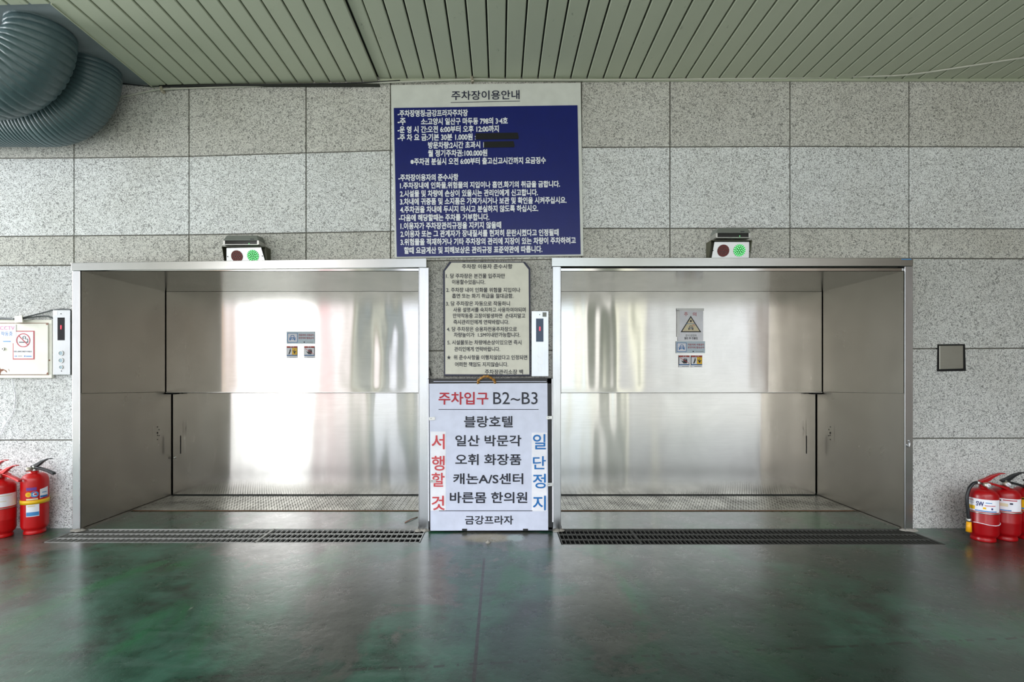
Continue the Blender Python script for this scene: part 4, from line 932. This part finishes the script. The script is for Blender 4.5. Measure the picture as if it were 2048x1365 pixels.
extinguisher('bright red fire extinguisher with black handle and yellow strap, by the left doorway', -3.14, -.092, .072, .405, dict(red='red_bright', handle='black', angle=-.1, gauge=-2.2, seams=False, bands=[
    ('label', .215, .325, .62, .25, 'red_bright', 0), ('label', .125, .215, .62, .30, 'paper', 0), ('label', .24, .300, -.34, 1.05, 'paper', .012), ('strap', .205, .232, 'yellow'),
    ('print', [(.13, .155, -.60, .28, 'ltblue'), (.235, .245, -.6, .2, 'beige'), (.298, .318, -.60, .12, 'purple_ink'), (.245, .257, .36, 1.0, 'sky_ink'), (.275, .28, .5, .9, 'ltblue'), (.19, .2, -.5, .0, 'beige')]),
    ('dots', [(.272, -.45, .016, 'yellow', 'B', 'orange'), (.272, -.02, .020, 'ltblue', 'C', 'white_ink')]), ]))
extinguisher('bright red fire extinguisher with red handle and white band, cut by the left edge', -3.285, -.17, .072, .375, dict(red='red_bright', handle='red_bright', angle=-.15, gauge=-1.3, seams=True, bands=[
    ('label', .205, .29, 1.2, 1.2, 'paper', 0), ('strap', .192, .198, 'silver'), ('print', [(.275, .28, -.9, .7, 'beige'), (.24, .244, -.8, .3, 'beige')])]))
extinguisher('red fire extinguisher farthest left, mostly outside the frame', -3.43, -.085, .068, .395, dict(red='red_bright', handle='red_bright', angle=-.2, gauge=-1.9, hose=None, seams=True, bands=[('label', .215, .30, 1.2, 1.2, 'paper', 0)]))
lab = lambda: [('label', .195, .275, 1.35, 1.25, 'paper', 0), ('strap', .183, .190, 'silver')]
extinguisher('dark red fire extinguisher with black hose and orange nozzle, right of the right doorway', 3.12, -.235, .076, .335, dict(handle='red_body', angle=-.1, gauge=-1.75, hose=1, hose_a=PI * 1.02, seams=True, bands=lab() + [
    ('text', 'SW', .245, .030, -.42, .05, 'blue'), ('print', [(.235, .239, .1, .8, 'red_ink'), (.252, .257, .15, .55, 'ltblue'), (.198, .204, -.5, .9, 'sky_ink'), (.205, .228, -1.3, -.5, 'yellow'), (.255, .257, -1.2, -.55, 'grey_plastic'), (.245, .247, -1.2, -.55, 'grey_plastic'), (.214, .226, .0, .18, 'yellow'), (.212, .224, .5, .62, 'blue'), (.262, .266, -1.2, -.6, 'salmon')])]))
extinguisher('dark red fire extinguisher with white label, second from the right doorway', 3.28, -.215, .076, .335, dict(handle='black', angle=-.05, gauge=-2.0, seams=True, bands=lab() + [('print', [(.262, .268, -.1, .8, 'red_ink'), (.258, .266, -.35, -.2, 'black'), (.225, .245, -.5, .2, 'beige'), (.198, .204, -.6, .4, 'sky_ink'), (.24, .25, .3, .5, 'navy')])]))
extinguisher('dark red fire extinguisher with a green and yellow label, cut by the right edge', 3.44, -.205, .076, .335, dict(handle='black', angle=.1, gauge=-2.0, seams=True, bands=[('label', .195, .275, 1.35, 1.25, 'yellow', 0), ('strap', .183, .190, 'silver'), ('print', [(.262, .272, -1.2, .8, 'black'), (.2, .21, -1.2, .8, 'ltblue')])]))
# white tie round the hose of the first right extinguisher
mb = MB(); c = (3.12, -.235); pts = [(c[0] + math.cos(a) * .0785, c[1] + math.sin(a) * .0785, .118 - .004 * math.sin(a * 3)) for a in [PI * 1.05 + i / 20 * PI * .8 for i in range(21)]]
mb.tube(pts, .0022, M['paper'], 6); tag(mb.build('cable_tie'), 'white tie around the belly of the fire extinguisher with the orange nozzle', 'cable tie')

# small debris
mb = MB(); p0 = (X(810, .12), .12, .003); p1 = (X(835, .25), .25, .003); mb.tube([p0, ((p0[0] + p1[0]) / 2, .19, .006), p1], .003, M['rust2'], 6); tag(mb.build('twig'), 'thin brown stick on the floor inside the left doorway', 'stick')
mb = MB(); mb.lathe([(.018, 0), (.014, .006), (.007, .012), (0, .013)], (X(977, -.22), FY(1086), 0), M['cement'], 10); tag(mb.build('floor_bolt'), 'small pale floor stud in front of the standing sign box', 'stud')
